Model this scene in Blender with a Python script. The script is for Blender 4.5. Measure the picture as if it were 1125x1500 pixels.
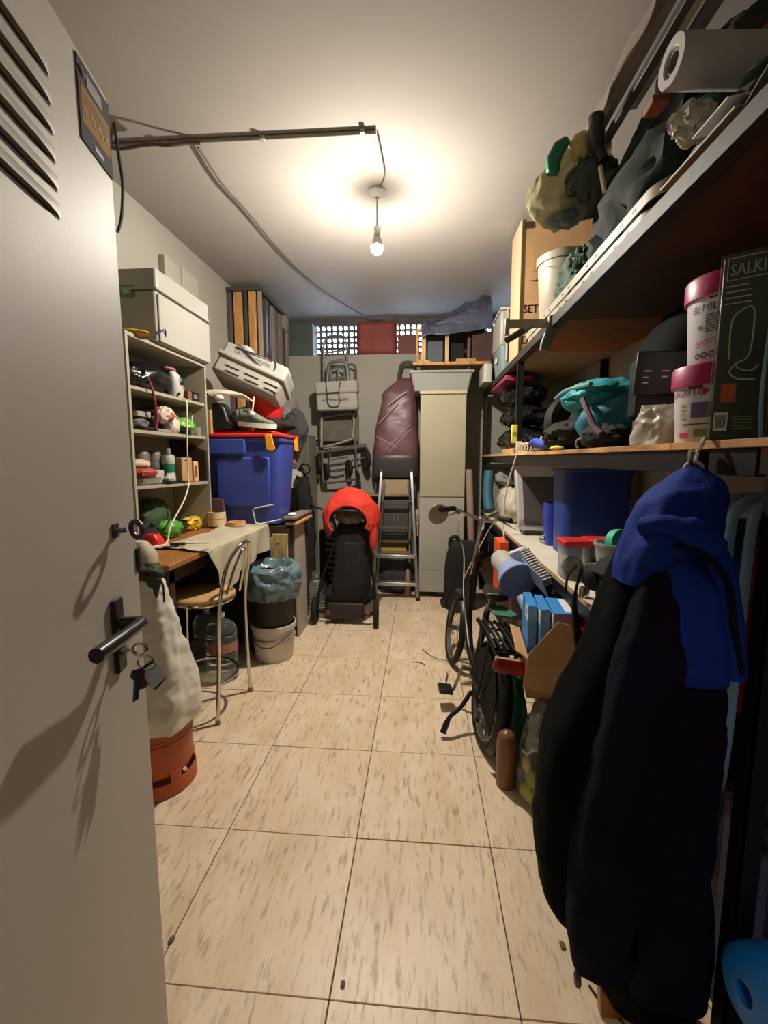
import bpy, bmesh, math, random
from math import sin, cos, pi, radians
from mathutils import Vector as V, Matrix, noise

S = bpy.context.scene
for o in list(bpy.data.objects):
    bpy.data.objects.remove(o)
COL = S.collection

# ---------------------------------------------------------------- camera, world, exposure
cam = bpy.data.objects.new('camera', bpy.data.cameras.new('camera'))
COL.objects.link(cam)
cam.data.sensor_fit = 'VERTICAL'
cam.data.sensor_height = 36.0
cam.data.lens = 36.0 * 655 / 1500
cam.data.clip_start = 0.02
cam.location = (0, 0, 1.43)
cam.rotation_euler = (radians(90 - 6.791), 0, radians(4.723))
S.camera = cam
S.view_settings.view_transform = 'Standard'
S.view_settings.look = 'None'
S.view_settings.gamma = 1
S.view_settings.use_curve_mapping = False
S.view_settings.exposure = 1.05

world = bpy.data.worlds.new('daylight'); S.world = world
world.use_nodes = True
bg = world.node_tree.nodes['Background']
bg.inputs[0].default_value = (0.62, 0.8, 1.0, 1)
bg.inputs[1].default_value = 52.0

BULB = V((-0.278, 2.86, 2.70))       # the bare bulb under the ceiling
BULB_STRENGTH = 2100.0

# weak unseen fill light, added behind the doorway to brighten near shelf and door
cl = bpy.data.lights.new('corridor_fill', 'AREA'); cl.shape = 'DISK'; cl.size = .3; cl.energy = 6.5; cl.color = (1, .86, .72)
clo = bpy.data.objects.new('corridor_fill', cl); COL.objects.link(clo); clo.location = (.1, -1.0, 2.92)

# ---------------------------------------------------------------- materials
def lin(c):
    return tuple((x / 255 / 12.92) if x / 255 <= .04045 else ((x / 255 + .055) / 1.055) ** 2.4 for x in c) + (1,)

MATS = {}
def mat(name, rgb, rough=.6, metal=0, var=.0, vscale=8, bump=0, bscale=60, alpha=1, trans=0, coat=0, spec=.5, ior=1.45, stretch=(1, 1, 1), emit=0):
    if name in MATS: return MATS[name]
    m = bpy.data.materials.new(name); m.use_nodes = True
    nt = m.node_tree; b = nt.nodes['Principled BSDF']
    I = b.inputs
    I['Base Color'].default_value = lin(rgb); I['Roughness'].default_value = rough; I['Metallic'].default_value = metal
    I['IOR'].default_value = ior; I['Alpha'].default_value = alpha
    I['Transmission Weight'].default_value = trans; I['Coat Weight'].default_value = coat
    I['Specular IOR Level'].default_value = spec
    if emit:
        I['Emission Color'].default_value = lin(rgb); I['Emission Strength'].default_value = emit
    tc = mp = None
    if var or bump:
        tc = nt.nodes.new('ShaderNodeTexCoord'); mp = nt.nodes.new('ShaderNodeMapping')
        mp.inputs['Scale'].default_value = stretch
        nt.links.new(tc.outputs['Object'], mp.inputs[0])
    if var:
        n = nt.nodes.new('ShaderNodeTexNoise'); n.inputs['Scale'].default_value = vscale; n.inputs['Detail'].default_value = 5
        nt.links.new(mp.outputs[0], n.inputs['Vector'])
        r = nt.nodes.new('ShaderNodeValToRGB')
        a = [max(0, x * (1 - var)) for x in rgb]; c = [min(255, x * (1 + var * .6)) for x in rgb]
        r.color_ramp.elements[0].position = .3; r.color_ramp.elements[1].position = .7
        r.color_ramp.elements[0].color = lin(a); r.color_ramp.elements[1].color = lin(c)
        nt.links.new(n.outputs['Fac'], r.inputs[0]); nt.links.new(r.outputs[0], I['Base Color'])
    if bump:
        n2 = nt.nodes.new('ShaderNodeTexNoise'); n2.inputs['Scale'].default_value = bscale; n2.inputs['Detail'].default_value = 4
        nt.links.new(mp.outputs[0], n2.inputs['Vector'])
        bp = nt.nodes.new('ShaderNodeBump'); bp.inputs['Strength'].default_value = bump; bp.inputs['Distance'].default_value = .01
        nt.links.new(n2.outputs['Fac'], bp.inputs['Height']); nt.links.new(bp.outputs[0], I['Normal'])
    MATS[name] = m
    return m

def floor_mat():
    m = bpy.data.materials.new('travertine_tile'); m.use_nodes = True
    nt = m.node_tree; N = nt.nodes; K = nt.links; b = N['Principled BSDF']
    tc = N.new('ShaderNodeTexCoord'); oi = N.new('ShaderNodeObjectInfo')
    add = N.new('ShaderNodeVectorMath'); add.operation = 'ADD'
    sc = N.new('ShaderNodeVectorMath'); sc.operation = 'SCALE'; sc.inputs[3].default_value = 37
    comb = N.new('ShaderNodeCombineXYZ')
    for i in range(3): K.new(oi.outputs['Random'], comb.inputs[i])
    K.new(comb.outputs[0], sc.inputs[0]); K.new(tc.outputs['Object'], add.inputs[0]); K.new(sc.outputs[0], add.inputs[1])
    def noise_ramp(scale, stretch, p0, p1, rot=0):
        mp = N.new('ShaderNodeMapping'); mp.inputs['Scale'].default_value = stretch; mp.inputs['Rotation'].default_value = (0, 0, rot)
        K.new(add.outputs[0], mp.inputs[0])
        n = N.new('ShaderNodeTexNoise'); n.inputs['Scale'].default_value = scale; n.inputs['Detail'].default_value = 6; n.inputs['Roughness'].default_value = .62
        K.new(mp.outputs[0], n.inputs['Vector'])
        r = N.new('ShaderNodeMapRange'); r.inputs[1].default_value = p0; r.inputs[2].default_value = p1
        K.new(n.outputs['Fac'], r.inputs[0]); return r.outputs[0]
    fine = noise_ramp(9, (6.5, 1.3, 1), .53, .70, .06)
    broad = noise_ramp(4, (2.2, .8, 1), .35, .7, .06)
    dirt = noise_ramp(1.7, (1, 1, 1), .5, .75)
    def mix(a, bcol, fac, f=1):
        x = N.new('ShaderNodeMix'); x.data_type = 'RGBA'
        if isinstance(a, tuple): x.inputs[6].default_value = a
        else: K.new(a, x.inputs[6])
        x.inputs[7].default_value = bcol
        mu = N.new('ShaderNodeMath'); mu.operation = 'MULTIPLY'; mu.inputs[1].default_value = f
        K.new(fac, mu.inputs[0]); K.new(mu.outputs[0], x.inputs[0]); return x.outputs[2]
    c = mix(lin((236, 216, 188)), lin((222, 196, 160)), broad)
    c = mix(c, lin((140, 112, 82)), fine, .7)
    c = mix(c, lin((172, 148, 118)), dirt, .3)
    K.new(c, b.inputs['Base Color'])
    b.inputs['Roughness'].default_value = .4
    bp = N.new('ShaderNodeBump'); bp.inputs['Strength'].default_value = .15; bp.inputs['Distance'].default_value = .004; bp.invert = True
    K.new(fine, bp.inputs['Height']); K.new(bp.outputs[0], b.inputs['Normal'])
    return m

# ---------------------------------------------------------------- mesh helpers
def cr(pts, k=6, closed=False):
    """Catmull-Rom through points"""
    P = [V(p) for p in pts]; n = len(P); out = []
    rng = n if closed else n - 1
    for i in range(rng):
        if closed: a, b, c, d = P[i - 1], P[i], P[(i + 1) % n], P[(i + 2) % n]
        else: a, b, c, d = P[max(i - 1, 0)], P[i], P[i + 1], P[min(i + 2, n - 1)]
        for j in range(k):
            t = j / k
            out.append(.5 * ((2 * b) + (c - a) * t + (2 * a - 5 * b + 4 * c - d) * t * t + (3 * b - a - 3 * c + d) * t ** 3))
    if not closed: out.append(P[-1])
    return out

class MB:
    def __init__(s): s.v = []; s.f = []; s.fl = None
    def add(s, vs, fs):
        k = len(s.v); s.v += [V(p) for p in vs]; s.f += [tuple(i + k for i in f) for f in fs]; return s
    def xf(s, M): s.v = [M @ p for p in s.v]; return s
    def mv(s, x, y, z): return s.xf(Matrix.Translation((x, y, z)))
    def rot(s, ang, ax, c=(0, 0, 0)):
        c = V(c); return s.xf(Matrix.Translation(c) @ Matrix.Rotation(radians(ang), 4, ax) @ Matrix.Translation(-c))
    def box(s, x0, x1, y0, y1, z0, z1, tx=0, ty=0):
        """box; tx, ty shrink the bottom (tapered tubs)"""
        v = [(x0 + tx, y0 + ty, z0), (x1 - tx, y0 + ty, z0), (x1 - tx, y1 - ty, z0), (x0 + tx, y1 - ty, z0),
             (x0, y0, z1), (x1, y0, z1), (x1, y1, z1), (x0, y1, z1)]
        return s.add(v, [(3, 2, 1, 0), (4, 5, 6, 7), (0, 1, 5, 4), (1, 2, 6, 5), (2, 3, 7, 6), (3, 0, 4, 7)])
    def tub(s, x0, x1, y0, y1, z0, z1, t=.004, tx=0, ty=0, r=.02, n=4):
        """open-topped rounded tub with real wall thickness"""
        def ring(ex, ey, z):
            out = []
            for cx, cy, a0 in ((x1 - ex - r, y1 - ey - r, 0), (x0 + ex + r, y1 - ey - r, 90), (x0 + ex + r, y0 + ey + r, 180), (x1 - ex - r, y0 + ey + r, 270)):
                for i in range(n + 1):
                    a = radians(a0 + 90 * i / n); out.append(V((cx + r * cos(a), cy + r * sin(a), z)))
            return out
        R = [ring(tx, ty, z0), ring(0, 0, z1), ring(t, t, z1), ring(tx + t, ty + t, z0 + t)]
        m = len(R[0]); vs = sum(R, []); fs = []
        for k in range(3):
            for i in range(m):
                j = (i + 1) % m; fs.append((k * m + i, k * m + j, (k + 1) * m + j, (k + 1) * m + i))
        fs.append(tuple(range(m - 1, -1, -1))); fs.append(tuple(range(3 * m, 4 * m)))
        return s.add(vs, fs)
    def cyl(s, p0, p1, r0, r1=None, n=16):
        if r1 is None: r1 = r0
        p0, p1 = V(p0), V(p1); d = (p1 - p0).normalized()
        a = d.orthogonal().normalized(); b = d.cross(a)
        vs = [p0 + (a * cos(2 * pi * i / n) + b * sin(2 * pi * i / n)) * r0 for i in range(n)] + \
             [p1 + (a * cos(2 * pi * i / n) + b * sin(2 * pi * i / n)) * r1 for i in range(n)]
        fs = [(i, (i + 1) % n, n + (i + 1) % n, n + i) for i in range(n)] + [tuple(range(n - 1, -1, -1)), tuple(range(n, 2 * n))]
        return s.add(vs, fs)
    def lathe(s, prof, c=(0, 0, 0), n=28, axis=(0, 0, 1), a0=0, a1=360):
        ax = V(axis).normalized()
        q = V((0, 0, 1)).rotation_difference(ax).to_matrix(); c = V(c)
        full = abs(a1 - a0) >= 360; m = n if full else n + 1
        vs = []
        for r, z in prof:
            for i in range(m):
                a = radians(a0 + (a1 - a0) * i / n); vs.append(c + q @ V((r * cos(a), r * sin(a), z)))
        fs = []
        for k in range(len(prof) - 1):
            for i in range(n):
                j = (i + 1) % m; fs.append((k * m + i, k * m + j, (k + 1) * m + j, (k + 1) * m + i))
        return s.add(vs, fs)
    def tube(s, pts, r, n=8, closed=False, k=0):
        if k: pts = cr(pts, k, closed)
        P = [V(p) for p in pts]; m = len(P); vs = []; fs = []
        up = None
        for i, p in enumerate(P):
            t = (P[(i + 1) % m] - P[i - 1]) if closed else (P[min(i + 1, m - 1)] - P[max(i - 1, 0)])
            t = t.normalized() if t.length > 1e-9 else V((0, 0, 1))
            if up is None: up = t.orthogonal().normalized()
            up = (up - t * up.dot(t)); up = up.normalized() if up.length > 1e-6 else t.orthogonal().normalized()
            b = t.cross(up); rr = r[min(i, len(r) - 1)] if isinstance(r, (list, tuple)) else r
            vs += [p + (up * cos(2 * pi * j / n) + b * sin(2 * pi * j / n)) * rr for j in range(n)]
        for i in range(m if closed else m - 1):
            for j in range(n):
                a, b2 = i * n + j, i * n + (j + 1) % n; i2 = (i + 1) % m
                fs.append((a, b2, i2 * n + (j + 1) % n, i2 * n + j))
        if not closed: fs += [tuple(range(n - 1, -1, -1)), tuple(range((m - 1) * n, m * n))]
        return s.add(vs, fs)
    def prism(s, poly, o, ex, ey, d):
        """2-D polygon at o + ex*u + ey*v pushed along d"""
        o, ex, ey, d = V(o), V(ex), V(ey), V(d); n = len(poly)
        a = [o + ex * u + ey * v for u, v in poly]; b = [p + d for p in a]
        return s.add(a + b, [tuple(range(n - 1, -1, -1)), tuple(range(n, 2 * n))] + [(i, (i + 1) % n, n + (i + 1) % n, n + i) for i in range(n)])
    def grid(s, fn, nu, nv, cu=False):
        mu = nu if cu else nu + 1
        vs = [fn(i / nu, j / nv) for j in range(nv + 1) for i in range(mu)]
        fs = [(j * mu + i, j * mu + (i + 1) % mu, (j + 1) * mu + (i + 1) % mu, (j + 1) * mu + i) for j in range(nv) for i in range(nu)]
        return s.add(vs, fs)
    def crumple(s, amp, fr=9, seed=0, k0=0):
        """push vertices along their normals with ridged noise: sharp film creases"""
        nr = [V() for _ in s.v]
        for f in s.f:
            if len(f) > 8: continue
            a, b, c = s.v[f[0]], s.v[f[1]], s.v[f[2]]; n = (b - a).cross(c - a)
            for i in f: nr[i] += n
        off = V((seed * 3.7, seed * 1.3, seed * 5.1))
        for i, p in enumerate(s.v):
            if i < k0: continue
            q = p * fr + off
            d = (.55 - 1.7 * abs(noise.noise(q))) + .5 * (.5 - 1.6 * abs(noise.noise(q * 2.3 + off)))
            if nr[i].length > 1e-12: s.v[i] = p + nr[i].normalized() * (amp * d)
            if s.fl is not None: s.v[i].z = max(s.v[i].z, s.fl)      # what it rests on
        return s
    def sheet(s, fn, nu, nv, d):
        """a sheet with thickness d (vector)"""
        d = V(d); k = len(s.v); m = (nu + 1) * (nv + 1)
        s.grid(fn, nu, nv); s.grid(lambda u, v: V(fn(u, v)) + d, nu, nv)
        w = nu + 1
        ring = [i for i in range(w)] + [j * w + nu for j in range(1, nv + 1)] + [nv * w + i for i in range(nu - 1, -1, -1)] + [j * w for j in range(nv - 1, 0, -1)]
        for a, b in zip(ring, ring[1:] + ring[:1]): s.f.append((k + a, k + m + a, k + m + b, k + b))
        return s
    def blob(s, c, r, seed=0, amp=.18, fr=2.2, n=26, flat=-1.0, pw=1.0, ridge=True):
        """crumpled bag / bundle: noisy superellipsoid with flattened bottom"""
        c = V(c); rx, ry, rz = r; off = V((seed * 7.3, seed * 3.1, seed * 5.7))
        if flat > -1: s.fl = c.z + flat * rz
        h = n // 2
        def sp(x): return (abs(x) ** pw) * (1 if x >= 0 else -1)
        def fn(u, v):
            a = 2 * pi * u; b = -pi / 2 + pi * v
            d = V((sp(cos(b)) * sp(cos(a)), sp(cos(b)) * sp(sin(a)), sp(sin(b))))
            q = d * fr + off
            k = noise.noise(q)
            if ridge: k = k * .5 + (.5 - abs(noise.noise(q * 2.1)) * 1.6) * .6
            d = d * (1 + amp * k)
            return c + V((d.x * rx, d.y * ry, max(d.z, flat) * rz))
        return s.grid(fn, n, h, True)
    def loft(s, st, n=36, m=40, fold=0, kf=7, seed=0, pw=.8, cap=True):
        """cross-sections (z, x0, x1, yc, ty) swept upward"""
        st = [tuple(map(float, q)) for q in st]
        zs = [V((q[1], q[2], q[3])) for q in st]; ys = [V((q[0], q[4], 0)) for q in st]
        A = cr(zs, 1 if m <= 0 else max(1, m // (len(st) - 1))); B = cr(ys, 1 if m <= 0 else max(1, m // (len(st) - 1)))
        R = len(A)
        def sp(x): return (abs(x) ** pw) * (1 if x >= 0 else -1)
        k0 = len(s.v)
        for j in range(R):
            x0, x1, yc = A[j]; z, ty = B[j].x, B[j].y
            for i in range(n):
                a = 2 * pi * i / n
                w = 1 + fold * (sin(kf * a + 3 * noise.noise(V((z * 2.5 + seed, .3, 0)))) * .6 + noise.noise(V((cos(a) * 2 + seed, sin(a) * 2, z * 3))) * 1.1)
                s.v.append(V(((x0 + x1) / 2 + (x1 - x0) / 2 * sp(cos(a)) * w, yc + ty * sp(sin(a)) * w, z)))
        for j in range(R - 1):
            for i in range(n):
                i2 = (i + 1) % n; s.f.append((k0 + j * n + i, k0 + j * n + i2, k0 + (j + 1) * n + i2, k0 + (j + 1) * n + i))
        if cap:
            s.f.append(tuple(k0 + i for i in range(n - 1, -1, -1))); s.f.append(tuple(k0 + (R - 1) * n + i for i in range(n)))
        return s
    def torus(s, c, R, r, axis=(0, 0, 1), n=32, m=8, a0=0, a1=360):
        prof = [(R + r * cos(2 * pi * i / m), r * sin(2 * pi * i / m)) for i in range(m + 1)]
        return s.lathe(prof, c, n, axis, a0, a1)

ORG = {}
def _mesh(mb, name, org, m, bev, smooth):
    me = bpy.data.meshes.new(name)
    me.from_pydata([p - org for p in mb.v], [], mb.f)
    bm = bmesh.new(); bm.from_mesh(me); bmesh.ops.recalc_face_normals(bm, faces=bm.faces); bm.to_mesh(me); bm.free()
    if smooth:
        for p in me.polygons: p.use_smooth = True
        me.set_sharp_from_angle(angle=radians(42))
    me.materials.append(m)
    o = bpy.data.objects.new(name, me); COL.objects.link(o)
    if bev:
        md = o.modifiers.new('bevel', 'BEVEL'); md.width = bev; md.segments = 2; md.limit_method = 'ANGLE'; md.angle_limit = radians(50)
    return o

def T(name, label, cat, loc, group=None, kind=None):
    o = bpy.data.objects.new(name, None); COL.objects.link(o); o.empty_display_size = .05
    o.location = loc; ORG[o.name] = V(loc); tag(o, label, cat, group, kind); return o
def tag(o, label=None, cat=None, group=None, kind=None):
    if label: o['label'] = label
    if cat: o['category'] = cat
    if group: o['group'] = group
    if kind: o['kind'] = kind
    return o
def P(mb, name, m, parent, bev=0, label=None, smooth=True, kind=None):
    org = ORG[parent.name]
    o = _mesh(mb, name, org, m, bev, smooth); o.parent = parent; ORG[o.name] = org
    if label: o['label'] = label
    if kind: o['kind'] = kind
    return o
def O(mb, name, m, label, cat, group=None, bev=0, smooth=True):
    xs = [p.x for p in mb.v]; ys = [p.y for p in mb.v]; zs = [p.z for p in mb.v]
    org = V(((min(xs) + max(xs)) / 2, (min(ys) + max(ys)) / 2, min(zs)))
    o = _mesh(mb, name, org, m, bev, smooth); o.location = org; ORG[o.name] = org
    return tag(o, label, cat, group)
def ST(mb, name, m, bev=0, parent=None, smooth=False):
    org = ORG[parent.name] if parent else V((0, 0, 0))
    o = _mesh(mb, name, org, m, bev, smooth); ORG[o.name] = org
    if parent: o.parent = parent
    else: o['kind'] = 'structure'
    return o
def dup(root, delta, label, name=None):
    """copy a thing with its parts and sub-parts"""
    r = root.copy(); COL.objects.link(r); r.location = root.location + V(delta); r['label'] = label
    ORG[r.name] = V(r.location)
    for ch in list(root.children):
        c = ch.copy(); COL.objects.link(c); c.parent = r
        for g in ch.children:
            d = g.copy(); COL.objects.link(d); d.parent = c
    return r

_tc = {}
def text2d(s, h):
    if s not in _tc:
        cu = bpy.data.curves.new('lettering', 'FONT'); cu.body = s; cu.size = 1; cu.resolution_u = 2
        ob = bpy.data.objects.new('lettering', cu); COL.objects.link(ob)
        me = bpy.data.meshes.new_from_object(ob.evaluated_get(bpy.context.evaluated_depsgraph_get()))
        bm = bmesh.new(); bm.from_mesh(me); bmesh.ops.triangulate(bm, faces=bm.faces); bm.to_mesh(me); bm.free()
        _tc[s] = ([(v.co.x, v.co.y) for v in me.vertices], [tuple(p.vertices) for p in me.polygons])
        bpy.data.objects.remove(ob); bpy.data.curves.remove(cu); bpy.data.meshes.remove(me)
    vs, fs = _tc[s]
    return [(x * h, y * h) for x, y in vs], fs
def lettering(mb, s, h, fn, sx=1, bold=0):
    vs, fs = text2d(s, h); mb.add([fn(x * sx, y) for x, y in vs], fs)
    if bold:
        mb.add([fn(x * sx + bold, y) for x, y in vs], fs)
    return mb
def plane(o, ex, ey):
    o, ex, ey = V(o), V(ex), V(ey)
    return lambda u, v: o + ex * u + ey * v
def rect(fn, u0, u1, v0, v1, nu=1):
    """thin printed patch on a mapped surface"""
    return MB().grid(lambda a, b: fn(u0 + (u1 - u0) * a, v0 + (v1 - v0) * b), nu, 1)
# ---------------------------------------------------------------- palette
WALL = mat('wall_paint', (148, 145, 135), .9, var=.06, vscale=1.2, bump=.12, bscale=90)
CEIL = mat('ceiling_paint', (160, 155, 149), .92, var=.05, vscale=.9, bump=.04, bscale=50)
DOORP = mat('door_paint', (196, 189, 178), .52, spec=.3, var=.03, vscale=2, bump=.03, bscale=180)
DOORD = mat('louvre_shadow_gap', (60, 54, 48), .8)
GROUT = mat('grout', (96, 78, 58), .9, var=.2, vscale=12)
TILE = floor_mat()
CONC = mat('concrete_screen', (92, 90, 88), .9, var=.15, vscale=14)
BLK = mat('black_plastic', (22, 22, 23), .42)
BLKM = mat('matt_black_fabric', (24, 23, 24), .85, var=.25, vscale=9, bump=.3, bscale=45)
BAGB = mat('black_plastic_bag', (22, 23, 25), .22, bump=.35, bscale=14)
STEEL = mat('galvanised_steel', (150, 146, 138), .34, .85, var=.18, vscale=20)
CHR = mat('chrome', (205, 200, 190), .14, 1)
ALU = mat('brushed_aluminium', (190, 192, 195), .3, .9)
DARKS = mat('dark_steel', (34, 33, 32), .45, .5)
DKGREY = mat('dark_grey_steel', (72, 70, 66), .5, .4)
WHITE = mat('white_plastic', (172, 170, 162), .4)
OFFW = mat('off_white_plastic', (146, 144, 135), .45)
FOAM = mat('polystyrene', (150, 148, 140), .85, bump=.15, bscale=240)
MEL = mat('cream_melamine', (158, 152, 132), .4)
MELI = mat('pale_grey_melamine', (150, 146, 134), .5)
CLOTH = mat('beige_cloth', (184, 175, 152), .9, var=.06, vscale=5, bump=.25, bscale=300)
BROWNW = mat('varnished_brown_wood', (158, 104, 52), .4, var=.18, vscale=6, stretch=(9, 1, 1))
PINE = mat('pine_wood', (206, 168, 112), .6, var=.16, vscale=5, stretch=(8, 8, 1))
PLANKW = mat('raw_plank_wood', (190, 140, 84), .7, var=.3, vscale=6, stretch=(6, 1, 6))
CHIP = mat('red_brown_chipboard', (74, 44, 28), .7, var=.2, vscale=14)
GREYB = mat('grey_board', (118, 110, 98), .8, var=.12, vscale=9)
DKWOOD = mat('dark_brown_wood', (52, 34, 26), .5, var=.2, vscale=7)
CARD = mat('cardboard', (174, 138, 98), .85, var=.08, vscale=6)
CARDL = mat('cardboard_edge', (214, 160, 112), .85)
RED = mat('red_plastic', (206, 44, 40), .38)
REDD = mat('dark_red', (120, 28, 34), .5)
BLUE = mat('deep_blue_plastic', (58, 74, 156), .36)
NAVY = mat('navy_bucket_plastic', (34, 58, 132), .4)
YEL = mat('yellow_plastic', (232, 188, 36), .5)
YELG = mat('yellow_green', (206, 208, 70), .6)
ORG_ = mat('orange_enamel', (190, 92, 52), .48, var=.1, vscale=7)
ORANGE = mat('orange_plastic', (226, 92, 44), .5)
CORAL = mat('coral_red_fabric', (206, 54, 36), .8, bump=.2, bscale=60)
GREEN = mat('green_plastic_film', (84, 150, 60), .35, bump=.3, bscale=22)
DKGREEN = mat('dark_green_fabric', (22, 42, 34), .8, var=.2, vscale=6, bump=.3, bscale=30)
BOTTLEG = mat('green_bag_film', (24, 70, 46), .3, bump=.4, bscale=14)
TEAL = mat('teal_fabric', (34, 148, 158), .65, var=.25, vscale=6, bump=.25, bscale=40)
TEALP = mat('teal_plastic', (64, 182, 160), .4)
BLUEGREY = mat('blue_grey_plastic', (70, 108, 132), .45)
LINER = mat('blue_grey_bag_film', (104, 128, 136), .2, bump=.6, bscale=18)
BINB = mat('dark_brown_plastic', (44, 36, 34), .5)
PAPER = mat('paper_white', (214, 214, 216), .8)
PAPERG = mat('coated_grey_paper', (136, 132, 132), .55)
WBAG = mat('white_bag_film', (216, 212, 200), .38, bump=.4, bscale=16)
TRANSL = mat('translucent_film', (214, 216, 206), .2, trans=.75, ior=1.1, bump=.4, bscale=14)
CLEAR = mat('clear_plastic', (226, 228, 226), .12, trans=.88, ior=1.18, bump=.1, bscale=20)
FROST = mat('frosted_tub_plastic', (206, 208, 200), .3, trans=.55, ior=1.15)
GLASSP = mat('bottle_plastic', (214, 226, 228), .08, trans=.93, ior=1.25, bump=.12, bscale=16)
TYRE = mat('tyre_rubber', (26, 25, 25), .75, bump=.2, bscale=120)
RUBG = mat('grey_rubber', (58, 54, 52), .7)
PLAID = mat('burgundy_vinyl', (98, 66, 70), .38, var=.12, vscale=5, bump=.2, bscale=24)
PLAIDL = mat('pale_plaid_line', (150, 122, 124), .5)
CREAMC = mat('cabinet_beige', (164, 156, 132), .5, var=.04, vscale=3)
CABW = mat('cabinet_white', (168, 166, 156), .5, var=.05, vscale=3)
GREYC = mat('grey_cloth', (104, 98, 100), .9, var=.2, vscale=7, bump=.3, bscale=30)
TARP = mat('blue_grey_tarpaulin', (74, 78, 96), .45, var=.2, vscale=5, bump=.4, bscale=18)
SUITR = mat('brick_red_suitcase', (124, 58, 50), .7, var=.12, vscale=6)
COATN = mat('navy_coat_shell', (20, 18, 36), .95, spec=.12, var=.2, vscale=8, bump=.2, bscale=120)
COATB = mat('royal_blue_shell', (14, 46, 136), .8, spec=.2, bump=.2, bscale=120)
COATK = mat('black_coat_shell', (7, 7, 8), .95, spec=.1, bump=.2, bscale=120)
FOAMB = mat('bright_blue_foam', (24, 124, 214), .42)
MAG = mat('magenta_plastic', (178, 22, 92), .4)
BUCKW = mat('white_bucket_plastic', (214, 210, 214), .4)
INKV = mat('violet_ink', (44, 34, 100), .6)
INKK = mat('black_ink', (28, 26, 26), .7)
INKR = mat('red_ink', (206, 34, 58), .6)
INKG = mat('grey_ink', (116, 112, 112), .7)
INKGN = mat('green_ink', (120, 150, 84), .7)
INKO = mat('orange_ink', (176, 88, 44), .7)
INKL = mat('light_ink', (176, 186, 156), .6)
PACK = mat('olive_green_pack', (44, 56, 38), .34, var=.15, vscale=5)
PACKB = mat('pale_blue_wrap', (120, 168, 196), .25)
LBLUE = mat('pale_blue_plastic', (142, 160, 200), .45)
SKYB = mat('sky_blue_print', (54, 136, 206), .5)
LILAC = mat('lilac_card', (176, 140, 162), .7)
GREENC = mat('green_card', (44, 104, 78), .6)
GREYP = mat('grey_plastic', (120, 118, 116), .5)
SCREEN = mat('switched_off_screen', (88, 84, 84), .18)
SILV = mat('silver_plastic', (196, 194, 190), .4)
TAPE = mat('cream_tape', (214, 190, 150), .6)
ROPE = mat('dark_cord', (52, 46, 62), .8)
CABLEW = mat('white_cable', (220, 210, 188), .5)
TAN = mat('tan_wood', (176, 130, 76), .65, var=.2, vscale=5, stretch=(6, 6, 1))
STICKY = mat('sticker_yellow', (176, 130, 44), .8, spec=.15)
STICKG = mat('sticker_grey', (70, 65, 68), .8, spec=.15)
REFL = mat('red_reflector', (150, 46, 26), .25)
BEIGE = mat('beige_plastic', (158, 142, 116), .5)

# ---------------------------------------------------------------- structure
CZ = 3.02
fl = ST(MB().box(-1.95, 1.45, -1.8, 5.2, -.08, -.005), 'floor', GROUT)
tile0 = None
for i in range(7):
    for j in range(11):
        x, y = -1.98 + .5 * i, -.013 + .513 * (j - 1)
        if tile0 is None:
            t = tile0 = ST(MB().box(-.2482, .2482, -.2547, .2547, -.02, 0), 'tile', TILE, bev=.0015, parent=fl)
        else:
            t = tile0.copy(); COL.objects.link(t)
        t.location = (x, y + .2565, random.Random(i * 31 + j).uniform(-.0012, .0008)); t.parent = fl
        ORG[t.name] = V((0, 0, 0))
ST(MB().box(-1.98, 1.45, -1.9, 5.6, CZ, CZ + .1), 'ceiling', CEIL)
ST(MB().box(-1.95, -1.78, -.1, 5.6, -.05, CZ), 'wall_left', WALL)
ST(MB().box(1.25, 1.42, -.1, 5.6, -.05, CZ), 'wall_right', WALL)
ST(MB().box(-1.78, 1.25, 5.0, 5.46, -.05, 2.555), 'wall_back', WALL)
ST(MB().box(-1.78, 1.25, 5.34, 5.42, 2.96, CZ), 'trim_1', CONC)
wf = ST(MB().box(-1.78, -.41, -.1, 0, 0, CZ).box(.62, 1.25, -.1, 0, 0, CZ).box(-.41, .62, -.1, 0, 2.1, CZ), 'wall_front', WALL)
# corridor behind the doorway
ST(MB().box(-1.95, 1.45, -1.9, -1.8, -.05, CZ).box(-1.95, -1.85, -1.8, -.1, -.05, CZ).box(1.35, 1.45, -1.8, -.1, -.05, CZ), 'wall_corridor', WALL)

# pierced breeze-block screen high in the back wall, over the deep ledge
win = ST(MB().box(-1.78, 1.25, 5.36, 5.44, 2.555, 2.585), 'window_1', CONC)
vb = None
nx = 46; px_ = 3.03 / nx
for i in range(nx + 1):
    x = -1.78 + px_ * i
    if vb is None: vb = o = ST(MB().box(-.0125, .0125, 5.365, 5.435, 2.58, 2.97), 'upright_bar', CONC, parent=win)
    else: o = vb.copy(); COL.objects.link(o); o.parent = win
    o.location = (x, 0, 0)
hb = None
for k in range(1, 6):
    z = 2.585 + .0642 * k
    if hb is None: hb = o = ST(MB().box(-1.78, 1.25, 5.37, 5.43, -.0125, .0125), 'cross_bar', CONC, parent=win)
    else: o = hb.copy(); COL.objects.link(o); o.parent = win
    o.location = (0, 0, z)
for o in [q for q in COL.objects if q.parent == win]: ORG[o.name] = V((0, 0, 0))

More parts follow.
